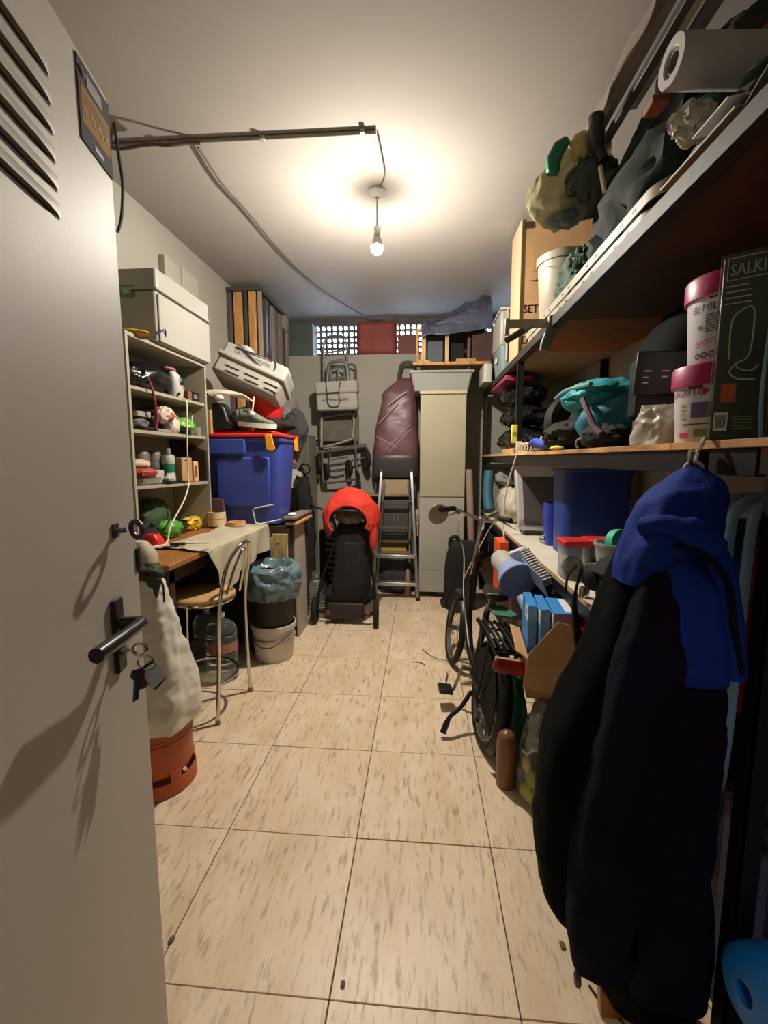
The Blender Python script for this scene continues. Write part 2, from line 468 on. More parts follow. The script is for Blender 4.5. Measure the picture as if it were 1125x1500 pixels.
# ---------------------------------------------------------------- door leaf, opened inwards on the left
A = radians(13)
E0 = V((-.56, .83, 0)); DH = V((sin(A), -cos(A), 0)); DN = V((cos(A), sin(A), 0))
def D(u, z, off=0): return E0 + DH * u + DN * off + V((0, 0, z))    # u from the free edge towards the hinge
DM = Matrix(((DH.x, DN.x, 0, E0.x), (DH.y, DN.y, 0, E0.y), (0, 0, 1, 0), (0, 0, 0, 1)))   # (u, out, z) -> world
door = ST(MB().box(0, .82, -.042, 0, .015, 2.062).xf(DM), 'door_1', DOORP, bev=.004)
def louvre(u0, u1, z):
    # pressed louvre: rounded-end hood, open underneath
    def fn(a, b):
        u = u0 + (u1 - u0) * a; e = min(1, min(a, 1 - a) * 9); e = e ** .5
        return (u, .0075 * e * sin(pi * .5 * b), z + .02 * (1 - b))
    return MB().grid(fn, 22, 5).xf(DM)
for k in range(6):
    z = 1.957 - .0365 * k
    l = ST(louvre(.19, .62, z - .004), 'louvre', DOORP, parent=door, smooth=True)
    ST(MB().box(.197, .613, 0, .0006, z - .0085, z - .004).xf(DM), 'louvre_slot', DOORD, parent=l)
HU = .116                                # handle position from the free edge
pl = ST(MB().box(HU - .018, HU + .018, 0, .009, 1.054, 1.188).xf(DM), 'handle_plate', BLK, bev=.004, parent=door)
lev = MB().cyl(D(HU, 1.142), D(HU, 1.142, .036), .011, n=14)
lev.tube(cr([D(HU, 1.142, .034), D(HU + .003, 1.143, .043), D(HU + .025, 1.145, .047), D(HU + .09, 1.149, .046), D(HU + .16, 1.152, .042)], 5), [.011] * 8 + [.0105] * 6 + [.0115] * 7, 12)
ST(lev, 'door_handle', mat('worn_dark_metal', (46, 43, 42), .3, .6), parent=pl, smooth=True)
ST(MB().cyl(D(HU, 1.092), D(HU, 1.092, .016), .0085, n=16), 'lock_cylinder', STEEL, parent=pl, smooth=True)
# hasp loop standing off the leaf, and the latch on the free edge
hp = MB().box(.084, .104, 0, .004, 1.292, 1.316).xf(DM)
hp.tube([D(.094, 1.304, .002), D(.092, 1.304, .018)], .005, 8)
hp.torus(D(.086, 1.304, .034), .015, .0048, axis=(.35, .9, .1), n=20)
ST(hp, 'hasp', mat('violet_grey_metal', (78, 70, 84), .4, .6), parent=door, smooth=True)
ST(MB().box(-.004, .012, -.034, .004, 1.21, 1.255).box(-.012, 0, -.03, -.006, 1.236, 1.252).xf(DM), 'latch', mat('worn_dark_metal', (46, 43, 42)), bev=.002, parent=door)

# sticker on the door
st = T('sticker', 'grey and yellow alarm sticker at the top corner of the door', 'sticker', tuple(D(.06, 1.93, .001)))
sp = lambda u, v: D(.112 - u * .108, 1.928 + v * .122, .0022)
P(MB().box(.004, .112, .0004, .002, 1.928, 2.05).xf(DM), 'backing', STICKG, st)
P(rect(sp, .07, .95, .24, .70), 'yellow_panel', STICKY, st)
pr_ = MB()
for v, a, b in ((.60, .08, .93), (.50, .08, .93), (.56, .15, .8)):
    pr_.grid(lambda i, j, v=v, a=a, b=b: D(.112 - (a + (b - a) * i) * .108, 1.928 + (v + .012 * j) * .122, .0028), 1, 1)
P(pr_, 'print_lines', mat('olive_ink', (112, 98, 40), .7), st)
pr_ = MB()
for a in (.16, .3, .36):
    for q in range(3): pr_.grid(lambda i, j, a=a, q=q: D(.112 - (a + .24 * q + .06 * i) * .108, 1.928 + (.3 + a * .35 + .06 * j) * .122, .0028), 1, 1)
P(pr_, 'small_print', mat('brown_ink', (140, 104, 40), .7), st)
pr_ = MB().tube(cr([D(.104, 2.036, .003), D(.098, 2.028, .003), D(.094, 2.027, .003), D(.093, 2.032, .003)], 4), .0022, 6)
P(pr_, 'emblem', mat('pale_grey_ink', (168, 162, 166), .6), st)
pr_ = MB().grid(lambda i, j: D(.085 - .05 * i, 2.019 + .02 * j, .0028), 1, 1)
P(pr_, 'grey_print', mat('mid_grey_ink', (104, 100, 98), .6), st)
P(MB().grid(lambda i, j: D(.07 - .03 * i, 1.936 + .008 * j, .0028), 1, 1), 'footer_print', mat('mid_grey_ink', (104, 100, 98)), st)

# keys hanging from the lock
kb = T('key_bunch', 'bunch of keys with coloured fobs hanging in the door lock', 'keys', tuple(D(HU, .99, .03)))
def kp(u, z, off): return D(u, z, off)
k1 = MB().cyl(D(HU, 1.092, .014), D(HU, 1.092, .03), .003, n=8)
k1.torus(D(HU, 1.092, .038), .011, .003, axis=tuple(DN.cross(V((0, 0, 1)))), n=16)
P(k1, 'key_in_lock', CHR, kb)
P(MB().torus(D(HU - .004, 1.066, .044), .013, .0016, axis=tuple(DH), n=20), 'ring', CHR, kb)
def flat(poly, u, z, off, ang, d=.003):
    u += HU - .058; z += .012; off -= .004
    m = MB().prism(poly, (0, 0, 0), (1, 0, 0), (0, 1, 0), (0, 0, d))
    m.xf(Matrix.Translation(D(u, z, off)) @ Matrix(((-DH.x * .75 + DN.x * .66, 0, DN.x, 0), (-DH.y * .75 + DN.y * .66, 0, DN.y, 0), (0, 1, 0, 0), (0, 0, 0, 1))) @ Matrix.Rotation(radians(ang), 4, 'Z'))
    return m
rr = lambda w, h: [(-w, 0), (w, 0), (w, -h), (-w, -h)]
P(flat([(-.009, 0), (.009, 0), (.011, -.012), (.004, -.02), (.005, -.055), (-.003, -.058), (-.004, -.02), (-.011, -.012)], .063, 1.046, .036, -8), 'key', mat('blue_grey_key', (92, 96, 120), .3, .7), kb)
P(flat([(-.012, 0), (.012, 0), (.016, -.016), (.01, -.034), (-.01, -.034), (-.016, -.016)], .048, 1.046, .044, 18), 'fob', mat('navy_fob', (34, 34, 70), .4), kb, label='navy blue round fob')
tg = P(flat([(-.006, .0), (.006, 0), (.014, -.012), (.014, -.042), (-.014, -.042), (-.014, -.012)], .05, 1.043, .050, 25), 'tag', mat('white_tag', (172, 176, 190), .5), kb, label='white paper tag')
P(flat([(-.007, 0), (.007, 0), (.007, -.012), (-.007, -.012)], .044, 1.022, .0545, 25, .0006), 'mark', INKG, tg)
P(flat([(-.014, 0), (.014, 0), (.013, -.05), (-.013, -.05)], .044, 1.036, .04, 34), 'fob', mat('green_fob', (56, 98, 52), .5), kb, label='green leather fob')
P(flat([(-.006, 0), (.006, 0), (.006, -.03), (-.006, -.03)], .054, 1.034, .04, -2), 'fob', mat('red_fob', (110, 40, 48), .5), kb, label='small red fob')

# ---------------------------------------------------------------- bulb, conduit, cables on the ceiling
lamp = T('bare_bulb', 'bare glowing bulb on a short white holder under the ceiling', 'light bulb', tuple(BULB))
P(MB().lathe([(0, .003), (.034, .003), (.0325, .010), (.025, .05), (.019, .055), (.023, .11), (0, .11)], BULB, 20).lathe([(0, CZ), (.05, CZ), (.05, CZ - .012), (.028, CZ - .035), (.012, CZ - .04)], (BULB.x, BULB.y, 0), 20).tube([BULB + V((0, 0, .1)), V((BULB.x, BULB.y, CZ - .03))], .005), 'holder', WHITE, lamp)
BM_ = mat('glowing_glass', (255, 244, 228), emit=BULB_STRENGTH)
P(MB().lathe([(0, -.042), (.016, -.038), (.028, -.026), (.034, -.010), (.0352, .0025), (0, .0025)], BULB, 12), 'glass', BM_, lamp)

cd = T('conduit', 'grey plastic conduit run across the ceiling', 'conduit', (-1.0, 2.36, CZ - .03))
P(MB().cyl((-1.775, 2.35, CZ - .0105), (-.235, 2.372, CZ - .0105), .010, n=12), 'pipe', mat('grey_conduit', (150, 144, 134), .6), cd)
for x in (-1.3, -.8, -.3):
    P(MB().box(x - .012, x + .012, 2.345, 2.38, CZ - .023, CZ), 'clip', mat('grey_conduit', (150, 144, 134)), cd, bev=.003)
O(MB().tube([(-1.74, 2.35, CZ - .05), (-1.6, 2.33, CZ - .03), (-1.52, 2.32, CZ - .05), (-1.36, 2.325, CZ - .035), (-1.26, 2.3, CZ - .06), (-1.17, 2.34, CZ - .03), (-1.12, 2.36, CZ - .02)], .008, 8, k=5), 'cable', mat('dark_grey_cable', (74, 66, 58), .6), 'dark grey cable sagging along the ceiling conduit near the door', 'cable')
O(MB().tube([(-1.15, 2.4, CZ - .012), (-1.16, 2.7, CZ - .016), (-1.13, 3.0, CZ - .016), (-1.08, 3.68, CZ - .014), (-.95, 4.35, CZ - .014), (-.67, 5.1, CZ - .014), (-.6, 5.3, CZ - .014)], .0055, 6, k=6), 'cable', mat('dark_grey_cable', (74, 66, 58)), 'thin dark cable running over the ceiling towards the pierced window', 'cable')
O(MB().tube([(-.23, 2.39, CZ - .01), (-.22, 2.6, CZ - .012), (-.22, 2.7, CZ - .012), (-.25, 2.8, CZ - .012), (BULB.x, BULB.y, CZ - .008)], .004, 6, k=5), 'cable', mat('dark_grey_cable', (74, 66, 58)), 'short thin cable from the conduit end to the bulb', 'cable')
O(MB().tube([(-1.42, 2.14, 2.96), (-1.40, 2.13, 2.8), (-1.385, 2.12, 2.68), (-1.40, 2.12, 2.55), (-1.425, 2.12, 2.48)], .007, 8, k=6).tube([(-1.42, 2.14, 2.96), (-1.55, 2.3, CZ - .02)], .007, 6), 'cable', mat('black_cable', (40, 36, 34), .6), 'dark loop of cable hanging down beside the door top', 'cable')
jb = T('wall_box', 'pale flat box fixed high on the left wall above the foam boxes', 'box', (-1.75, 3.3, 2.62))
P(MB().box(-1.78, -1.735, 3.06, 3.5, 2.58, 2.80), 'case', WALL, jb, bev=.006)
P(MB().box(-1.735, -1.728, 3.26, 3.5, 2.58, 2.80), 'cover', MELI, jb, bev=.003)
# ================================================================ LEFT: workbench and bookcase
TZ = .935
tb = T('workbench', 'tall wooden workbench half covered by a beige cloth', 'table', (-1.47, 2.55, 0))
P(MB().box(-1.775, -1.165, 1.95, 3.2, TZ - .028, TZ), 'tabletop', BROWNW, tb, bev=.004)
P(MB().box(-1.72, -1.21, 2.0, 3.15, TZ - .11, TZ - .03), 'apron', DKWOOD, tb)
for x in (-1.72, -1.26):
    for y in (2.02, 3.1): P(MB().box(x, x + .05, y, y + .05, 0, TZ - .03), 'leg', DKWOOD, tb, bev=.003)
P(MB().box(-1.77, -1.75, 1.97, 3.18, .1, TZ - .03), 'back_panel', DKWOOD, tb)

def cloth_f(u, v):
    y = 2.27 + .95 * u
    hem = .935 - (max(0, min(1, u / .18)) * .27 - max(0, min(1, (u - .2) / .5)) * .10) * 1.0
    drop = max(.005, TZ + .008 - hem)
    L0 = .36 - .10 * sin(u * 3); tot = L0 + .02 + drop; s = v * tot
    rip = .004 * noise.noise(V((u * 7, v * 4, 1)))
    if s < L0: return V((-1.145 - L0 + s, y + .03 * sin(v * 5) * (1 - u), TZ + .008 + rip + .012 * max(0, noise.noise(V((u * 3.5, v * 6, 4))))))
    if s < L0 + .02: return V((-1.145 + (s - L0) * .5, y, TZ + .008 - (s - L0) * .4))
    d = s - L0 - .02
    return V((-1.135 + .018 * sin(y * 22 + d * 6) * min(1, d * 6), y + .05 * d, TZ - d))
O(MB().sheet(cloth_f, 44, 40, (.003, 0, .003)), 'tablecloth', CLOTH, 'beige cloth draped over the far end of the workbench', 'cloth')

# bar stool
so = T('bar_stool', 'chrome bar stool with round wooden seat and hooped back', 'stool', (-1.22, 2.34, 0))
P(MB().lathe([(0, .662), (.168, .662), (.176, .67), (.176, .682), (.168, .69), (0, .69)], (-1.215, 2.345, 0), 32), 'seat', mat('pale_seat_wood', (196, 156, 104), .45, var=.12, vscale=5), so)
P(MB().torus((-1.215, 2.345, .655), .168, .010, n=32), 'seat_ring', CHR, so)
hoop = [(-1.085, 2.19, .01), (-1.078, 2.215, .3), (-1.066, 2.225, .62), (-1.035, 2.26, .84), (-1.0, 2.33, .94), (-.985, 2.40, .965), (-.985, 2.46, .945), (-1.005, 2.50, .84), (-1.04, 2.515, .62), (-1.045, 2.53, .3), (-1.04, 2.545, .01)]
P(MB().tube(hoop, .0105, 10, k=7), 'back_hoop', CHR, so)
P(MB().tube([(-1.06, 2.30, .67), (-1.028, 2.325, .8), (-1.0, 2.36, .90), (-.99, 2.395, .928), (-.992, 2.43, .90), (-1.015, 2.45, .8), (-1.05, 2.46, .67)], .0075, 8, k=6), 'inner_hoop', CHR, so)
for y0, y1 in ((2.24, 2.2), (2.46, 2.53)):
    P(MB().tube([(-1.375, y0, .655), (-1.405, (y0 + y1) / 2, .3), (-1.42, y1, .01)], .0105, 10, k=5), 'leg', CHR, so)
P(MB().torus((-1.235, 2.36, .21), .185, .0085, n=36), 'foot_ring', CHR, so)
for x, y in ((-1.085, 2.19), (-1.04, 2.545), (-1.42, 2.2), (-1.42, 2.53)):
    P(MB().cyl((x, y, 0), (x, y, .025), .013, n=12), 'foot', GREYP, so)

kn = T('screwdriver', 'dark handled tool with a thin steel blade at the cloth edge', 'tool', (-1.34, 2.37, TZ + .012))
P(MB().box(-1.41, -1.33, 2.30, 2.335, TZ + .001, TZ + .016).rot(18, 'Z', (-1.37, 2.32, 0)), 'handle', BLK, kn, bev=.004)
P(MB().box(-1.385, -1.305, 2.335, 2.355, TZ + .016, TZ + .032).rot(14, 'Z', (-1.35, 2.345, 0)), 'grip', mat('dark_brown_grip', (60, 44, 36), .5), kn, bev=.004)
P(MB().cyl((-1.31, 2.355, TZ + .025), (-1.19, 2.40, TZ + .022), .003, n=8), 'blade', STEEL, kn)

# ---- bookcase on the bench
bc = T('bookcase', 'white bookcase standing on the workbench against the left wall', 'bookcase', (-1.64, 2.67, TZ))
BX0, BX1, BY0, BY1, BZ1 = -1.775, -1.5, 2.235, 3.09, 2.058
P(MB().box(BX0, BX1, BY0, BY0 + .02, TZ, BZ1), 'side_panel', MEL, bc, bev=.001)
P(MB().box(BX0, BX1, BY1 - .018, BY1, TZ, BZ1), 'side_panel', MEL, bc, bev=.001)
P(MB().box(BX0, BX1, BY0, BY1, BZ1, BZ1 + .02), 'top_panel', MEL, bc, bev=.001)
P(MB().box(BX0 - .003, BX0 + .004, BY0 + .02, BY1 - .018, TZ, BZ1), 'back_panel', MELI, bc)
SH = [1.812, 1.585, 1.278]
for k, z in enumerate(SH):
    m = MB().box(BX0 + .004, BX1 - .012, BY0 + .021, BY1 - .019, z - .018, z)
    if k == 2: m.rot(-.9, 'X', (0, 2.6, z))
    P(m, 'shelf', MEL, bc, bev=.001)

# long lidded foam box on the bookcase
fb = T('foam_box', 'long white lidded foam box with green sticker on top of the bookcase', 'box', (-1.6, 2.75, 2.08))
P(MB().box(-1.768, -1.478, 2.485, 3.10, 2.08, 2.36), 'body', FOAM, fb, bev=.012)
P(MB().box(-1.478, -1.466, 2.50, 3.105, 2.085, 2.345), 'front_panel', FOAM, fb, bev=.006)
P(MB().box(-1.774, -1.462, 2.475, 3.115, 2.36, 2.372), 'rim', OFFW, fb, bev=.004)
P(MB().tub(-1.772, -1.466, 2.48, 3.11, 2.372, 2.47, .02, r=.02), 'lid', OFFW, fb)
P(MB().box(-1.68, -1.60, 2.4765, 2.4835, 2.325, 2.385).rot(4, 'Y', (-1.64, 2.48, 2.35)), 'sticker', mat('green_sticker', (84, 120, 88), .6), fb)
P(MB().box(-1.66, -1.62, 2.4755, 2.4766, 2.34, 2.37).rot(4, 'Y', (-1.64, 2.48, 2.35)), 'sticker_centre', mat('pale_green', (140, 160, 136), .6), fb)
O(MB().blob((-1.57, 2.36, 2.093), (.12, .07, .018), 3, .2, 3, flat=-.8), 'rag', mat('mustard_cloth', (196, 156, 54), .8), 'mustard yellow cloth beside the foam box on the bookcase', 'cloth')
O(MB().tube([(-1.5, 2.36, 2.085), (-1.475, 2.40, 2.085), (-1.44, 2.45, 2.12), (-1.45, 2.52, 2.155), (-1.47, 2.55, 2.12), (-1.48, 2.49, 2.085), (-1.5, 2.42, 2.085)], .004, 6, k=5), 'wire_loop', ROPE, 'dark loop of wire hanging off the front of the bookcase top', 'wire')

z = SH[0] + .001
O(MB().blob((-1.64, 2.63, z + .085), (.105, .225, .085), 5, .22, 2.4, n=44, flat=-.95).crumple(.010, 14, 1), 'plastic_bag', BAGB, 'shiny black plastic bag on the top shelf of the bookcase', 'bag')
wd = T('handheld_appliance', 'white handheld appliance with a dark oval grip on the top bookcase shelf', 'appliance', (-1.54, 2.77, z))
P(MB().loft([(z, -1.585, -1.515, 2.775, .05), (z + .05, -1.59, -1.51, 2.775, .055), (z + .12, -1.585, -1.515, 2.765, .05), (z + .15, -1.57, -1.53, 2.755, .035), (z + .16, -1.56, -1.54, 2.755, .015)], 20, 20), 'body', WHITE, wd)
P(MB().lathe([(0, .0), (.024, .0), (.026, .004), (0, .009)], (-1.514, 2.775, z + .10), 18, axis=(1, -.35, .1)), 'grip', BLK, wd)
P(MB().cyl((-1.513, 2.745, z + .02), (-1.506, 2.745, z + .02), .009, n=10), 'button', BLK, wd)
P(MB().blob((-1.56, 2.735, z + .168), (.03, .055, .014), 2, .2, 2), 'band', mat('pink_band', (150, 82, 78), .7), wd)
O(MB().blob((-1.66, 2.93, z + .075), (.07, .07, .078), 11, .22, 2.4, n=36, flat=-.95).crumple(.008, 16, 2), 'plastic_bag', mat('grey_blue_film', (86, 92, 98), .3, bump=.3, bscale=20), 'grey blue plastic bag behind the white handheld appliance', 'bag')
sb = T('small_box', 'small black box with brown end at the right of the top bookcase shelf', 'box', (-1.55, 2.95, z))
P(MB().box(-1.60, -1.53, 2.94, 3.04, z, z + .065), 'carton', BLK, sb, bev=.002)
P(MB().box(-1.60, -1.53, 2.89, 2.939, z, z + .06), 'end', mat('brown_card', (120, 76, 56), .7), sb, bev=.002)
for i, d in enumerate((.043, .034, .025)): P(MB().box(-1.5298, -1.529, 2.965, 3.015, z + d - .0025, z + d + .0025), 'print_line', PAPERG, sb)
O(MB().tube([(-1.62, 2.98, z + .066), (-1.615, 2.985, z + .11), (-1.62, 2.96, z + .15)], [.008] * 7 + [.014] * 6, 8, k=6), 'clip', BLK, 'black clip standing behind the small black box', 'clip')
O(MB().tube([(-1.495, 2.40, 1.875), (-1.487, 2.42, 1.82), (-1.487, 2.44, 1.75), (-1.50, 2.47, 1.67), (-1.52, 2.48, 1.60)], [.005] * 6 + [.007] * 10 + [.011] * 20, 8, k=6), 'strap', mat('dull_red_strap', (136, 56, 52), .6), 'thin red strap hanging over the front of the second bookcase shelf', 'strap')
z = SH[1] + .001
O(MB().blob((-1.62, 2.42, z + .038), (.09, .075, .04), 21, .25, 2.5, flat=-.9), 'cloth_bundle', GREYC, 'grey cloth bundle at the left of the second bookcase shelf', 'cloth')
O(MB().tub(-1.62, -1.54, 2.36, 2.49, z + .076, z + .105, .004, r=.015), 'dish', OFFW, 'shallow pale dish on the grey cloth bundle in the bookcase', 'dish')
hm = T('brush', 'dark brush with a pale handle on the second bookcase shelf', 'brush', (-1.53, 2.46, z))
P(MB().box(-1.56, -1.515, 2.37, 2.49, z, z + .02), 'head', BLK, hm, bev=.004)
P(MB().tube([(-1.525, 2.50, z + .02), (-1.52, 2.485, z + .055), (-1.52, 2.47, z + .08)], .008, 8, k=4), 'handle', WHITE, hm)
O(MB().blob((-1.67, 2.66, z + .075), (.075, .13, .08), 7, .2, 2, flat=-.95), 'dark_bag', mat('dark_brown_fabric', (58, 46, 40), .85, bump=.3, bscale=40), 'dark brown fabric bag at the back of the second bookcase shelf', 'bag')
O(MB().box(-1.57, -1.52, 2.51, 2.66, z, z + .018), 'packet', PAPERG, 'flat grey packet in front of the dark brown fabric bag', 'packet', bev=.002)
fb_ = T('floral_pouch', 'crumpled white and red floral cloth on the second bookcase shelf', 'cloth', (-1.55, 2.70, z))
P(MB().blob((-1.56, 2.65, z + .105), (.045, .075, .045), 9, .3, 2.4, n=40).crumple(.010, 16, 3), 'upper_fold', mat('floral_cloth', (214, 178, 166), .9, var=.4, vscale=26), fb_)
P(MB().blob((-1.555, 2.715, z + .05), (.04, .05, .055), 19, .3, 2.4, n=40, flat=-.9).crumple(.010, 16, 4), 'lower_fold', mat('pale_floral_cloth', (206, 196, 178), .9, var=.15, vscale=20), fb_)
P(MB().blob((-1.525, 2.655, z + .10), (.02, .03, .022), 29, .3, 3, n=30).crumple(.006, 22, 5), 'red_print', mat('red_print_cloth', (176, 86, 78), .9, var=.4, vscale=24), fb_)
O(MB().blob((-1.68, 2.86, z + .10), (.065, .13, .095), 31, .15, 2, flat=-.98), 'beige_bag', mat('taupe_fabric', (140, 124, 104), .85, bump=.2, bscale=50), 'taupe bag behind the floral cloth in the bookcase', 'bag')
O(MB().blob((-1.575, 2.90, z + .065), (.06, .075, .045), 12, .25, 2.2, n=40, flat=-.9).crumple(.008, 18, 6), 'produce_bag', mat('bright_green_film', (116, 170, 66), .35, bump=.3, bscale=22), 'bright green plastic bag on the second bookcase shelf', 'bag')
O(MB().lathe([(0, 0), (.036, 0), (.04, .024), (.037, .026), (.033, .004), (0, .004)], (-1.54, 2.84, z), 16), 'cap', BLK, 'small black cap in front of the bright green bag', 'cap')
O(MB().lathe([(0, 0), (.024, 0), (.027, .06), (.025, .06), (.022, .004), (0, .004)], (-1.55, 3.03, z), 18), 'tub', TRANSL, 'small clear tub at the right of the second bookcase shelf', 'tub')
O(MB().box(-1.72, -1.60, 3.062, 3.068, z, z + .17), 'paper_pad', PAPER, 'white sheet standing against the right side of the second bookcase shelf', 'paper')

z = SH[2] + .004
for k, y in enumerate((2.535, 2.665)):
    t = T('spray_can', 'dull grey can at the back of the third bookcase shelf, nearer the %s' % ('door' if k == 0 else 'green can'), 'can', (-1.655, y, z + .004), 'grey cans in the bookcase')
    P(MB().lathe([(0, 0), (.048, 0), (.05, .004), (.05, .17), (.046, .18), (.036, .19), (0, .19)], (-1.655, y, z + .004), 24), 'body', mat('dull_grey_tin', (110, 104, 96), .5, .3), t)
    P(MB().lathe([(.05, .0), (.0515, .002), (.0515, .07), (.05, .072)], (-1.655, y, z + .05), 24), 'label', mat('dark_label', (76, 78, 74), .6), t)
gb = T('spray_bottle', 'green spray can with white label and grey cap in the bookcase', 'bottle', (-1.575, 2.69, z))
P(MB().lathe([(0, 0), (.035, 0), (.037, .005), (.037, .16), (.03, .175), (0, .178)], (-1.575, 2.69, z), 24), 'body', mat('emerald_print', (28, 110, 80), .4), gb)
P(MB().lathe([(.037, .115), (.0378, .117), (.0378, .165), (.036, .168)], (-1.575, 2.69, z), 24), 'label', mat('pale_label', (170, 176, 164), .5), gb)
P(MB().lathe([(.037, .02), (.0378, .021), (.0378, .06), (.037, .061)], (-1.575, 2.69, z), 16, a0=-80, a1=30), 'label', mat('pale_label', (170, 176, 164)), gb)
P(MB().cyl((-1.575, 2.69, z + .178), (-1.575, 2.69, z + .215), .019, .016, 16), 'cap', GREYP, gb)
cb = T('carton', 'plain cardboard box beside the green spray can in the bookcase', 'box', (-1.58, 2.82, z))
P(MB().box(-1.66, -1.53, 2.76, 2.90, z - .004, z + .155).rot(3, 'Z', (-1.6, 2.82, 0)), 'body', CARD, cb, bev=.003)
P(MB().box(-1.533, -1.528, 2.79, 2.83, z + .135, z + .14).rot(3, 'Z', (-1.6, 2.82, 0)), 'slot', DKWOOD, cb)
wf_ = T('wooden_holder', 'small upright wooden holder with a slot, beside the cardboard box', 'holder', (-1.56, 2.95, z))
P(MB().box(-1.6, -1.53, 2.92, 2.935, z - .004, z + .13).box(-1.6, -1.53, 2.965, 2.98, z - .004, z + .13).box(-1.6, -1.53, 2.935, 2.965, z + .1, z + .13).box(-1.6, -1.53, 2.935, 2.965, z - .004, z + .02), 'frame', CARDL, wf_, bev=.002)
P(MB().box(-1.60, -1.59, 2.935, 2.965, z + .02, z + .1), 'back', DKWOOD, wf_)
O(MB().prism([(-1.765, 0), (-1.503, 0), (-1.503, .205), (-1.70, .28), (-1.765, .28)], (0, 3.045, z - .002), (1, 0, 0), (0, 0, 1), (0, .02, 0)), 'dark_board', DKWOOD, 'dark brown board against the right side of the third bookcase shelf', 'board', bev=.002)
tr = T('food_tray', 'clear tray at the left front of the third bookcase shelf', 'tray', (-1.56, 2.42, z + .012))
P(MB().tub(-1.62, -1.515, 2.33, 2.53, z + .006, z + .04, .003, r=.015, tx=.01, ty=.01), 'tray', TRANSL, tr)
O(MB().blob((-1.565, 2.43, z + .068), (.045, .09, .028), 14, .3, 2.4, n=36).crumple(.006, 18, 7), 'packet', mat('dull_red_foil', (158, 66, 52), .5, bump=.3, bscale=26), 'dull red packet lying in the clear tray in the bookcase', 'packet')
O(MB().blob((-1.60, 2.43, z + .118), (.045, .08, .024), 24, .2, 2.4, n=36).crumple(.006, 18, 8), 'packet', mat('cream_paper', (190, 174, 146), .8), 'cream paper packet on top of the red packet in the bookcase', 'packet')
O(MB().box(-1.63, -1.565, 2.545, 2.62, z + .002, z + .08).rot(-8, 'Z', (-1.6, 2.58, 0)), 'card_box', mat('pale_card', (180, 172, 162), .7), 'pale card box beside the clear tray in the bookcase', 'box', bev=.003)
O(MB().blob((-1.54, 2.645, z + .026), (.025, .05, .026), 33, .25, 2.5, flat=-.85), 'paper_wad', WHITE, 'white crumpled wad at the foot of the green spray can', 'paper')
O(MB().box(-1.545, -1.505, 2.55, 2.80, z + .002, z + .008), 'ruler', BLK, 'flat black bar lying along the third shelf edge of the bookcase', 'bar')

# below the third shelf, on the bench top
O(MB().blob((-1.69, 2.66, TZ + .12), (.075, .16, .125), 41, .25, 2.2, n=44, flat=-.97).crumple(.010, 14, 9), 'mesh_bag', mat('dark_green_net', (52, 76, 46), .7, bump=.4, bscale=60), 'dark green net bag at the back of the bench under the bookcase shelves', 'bag')
O(MB().blob((-1.58, 2.67, TZ + .055), (.06, .10, .055), 43, .28, 2.2, n=44, flat=-.97).crumple(.010, 16, 10), 'plastic_bag', GREEN, 'grass green plastic bag on the bench under the bookcase shelves', 'bag')
O(MB().blob((-1.60, 2.49, TZ + .045), (.05, .07, .045), 47, .2, 2.2, flat=-.95), 'pouch', BLKM, 'black pouch next to the red box on the bench', 'pouch')
O(MB().lathe([(0, 0), (.05, 0), (.062, .08), (.057, .08), (.047, .005), (0, .005)], (-1.62, 2.84, TZ + .001), 24), 'pot', mat('dark_olive_pot', (44, 42, 36), .5), 'small dark pot beside the yellow bundle on the bench', 'pot')
yb = T('yellow_bundle', 'crumpled yellow plastic bundle tied with dark cord on the bench', 'bundle', (-1.57, 3.02, TZ))
P(MB().blob((-1.60, 2.97, TZ + .045), (.06, .075, .045), 51, .3, 3, n=44, flat=-.97).crumple(.012, 16, 11), 'film', mat('yellow_film', (214, 176, 36), .4, bump=.3, bscale=30), yb)
P(MB().tube([(-1.58, 2.91, TZ + .08), (-1.54, 2.95, TZ + .07), (-1.55, 3.0, TZ + .075)], .003, 6, k=4), 'cord', ROPE, yb)
rb = T('red_box', 'red plastic tape dispenser at the near end of the bench cloth', 'dispenser', (-1.47, 2.29, TZ))
P(MB().loft([(TZ + .001, -1.55, -1.45, 2.36, .04), (TZ + .045, -1.55, -1.45, 2.36, .04), (TZ + .075, -1.53, -1.47, 2.36, .03)], 20, 12, pw=.4), 'body', RED, rb)
O(MB().tube([(-1.535, 2.78, 1.81), (-1.492, 2.79, 1.80), (-1.485, 2.78, 1.72), (-1.487, 2.775, 1.6), (-1.485, 2.76, 1.45), (-1.487, 2.76, 1.31), (-1.482, 2.75, 1.26), (-1.47, 2.66, 1.17), (-1.46, 2.53, 1.08), (-1.45, 2.45, 1.02), (-1.44, 2.40, .955), (-1.45, 2.33, .95), (-1.5, 2.26, .95), (-1.56, 2.22, .95)], .0045, 6, k=6), 'cable', CABLEW, 'white cable hanging down the front of the bookcase to the bench', 'cable')
O(MB().loft([(TZ, -1.42, -1.27, 2.02, .05), (TZ + .05, -1.41, -1.28, 2.02, .045), (TZ + .10, -1.39, -1.32, 2.02, .03)], 18, 10, fold=.08), 'cloth_bag', CLOTH, 'small beige cloth heap at the near end of the bench by the door', 'cloth')
O(MB().prism([(0, 0), (.17, 0), (.17, .19), (0, .21)], (-1.58, 3.11, TZ + .012), (1, 0, 0), (-.1, .05, 1), (0, .018, 0)), 'folder', mat('maroon_board', (92, 66, 62), .6), 'maroon board leaning upright beside the bookcase on the bench', 'board', bev=.002)
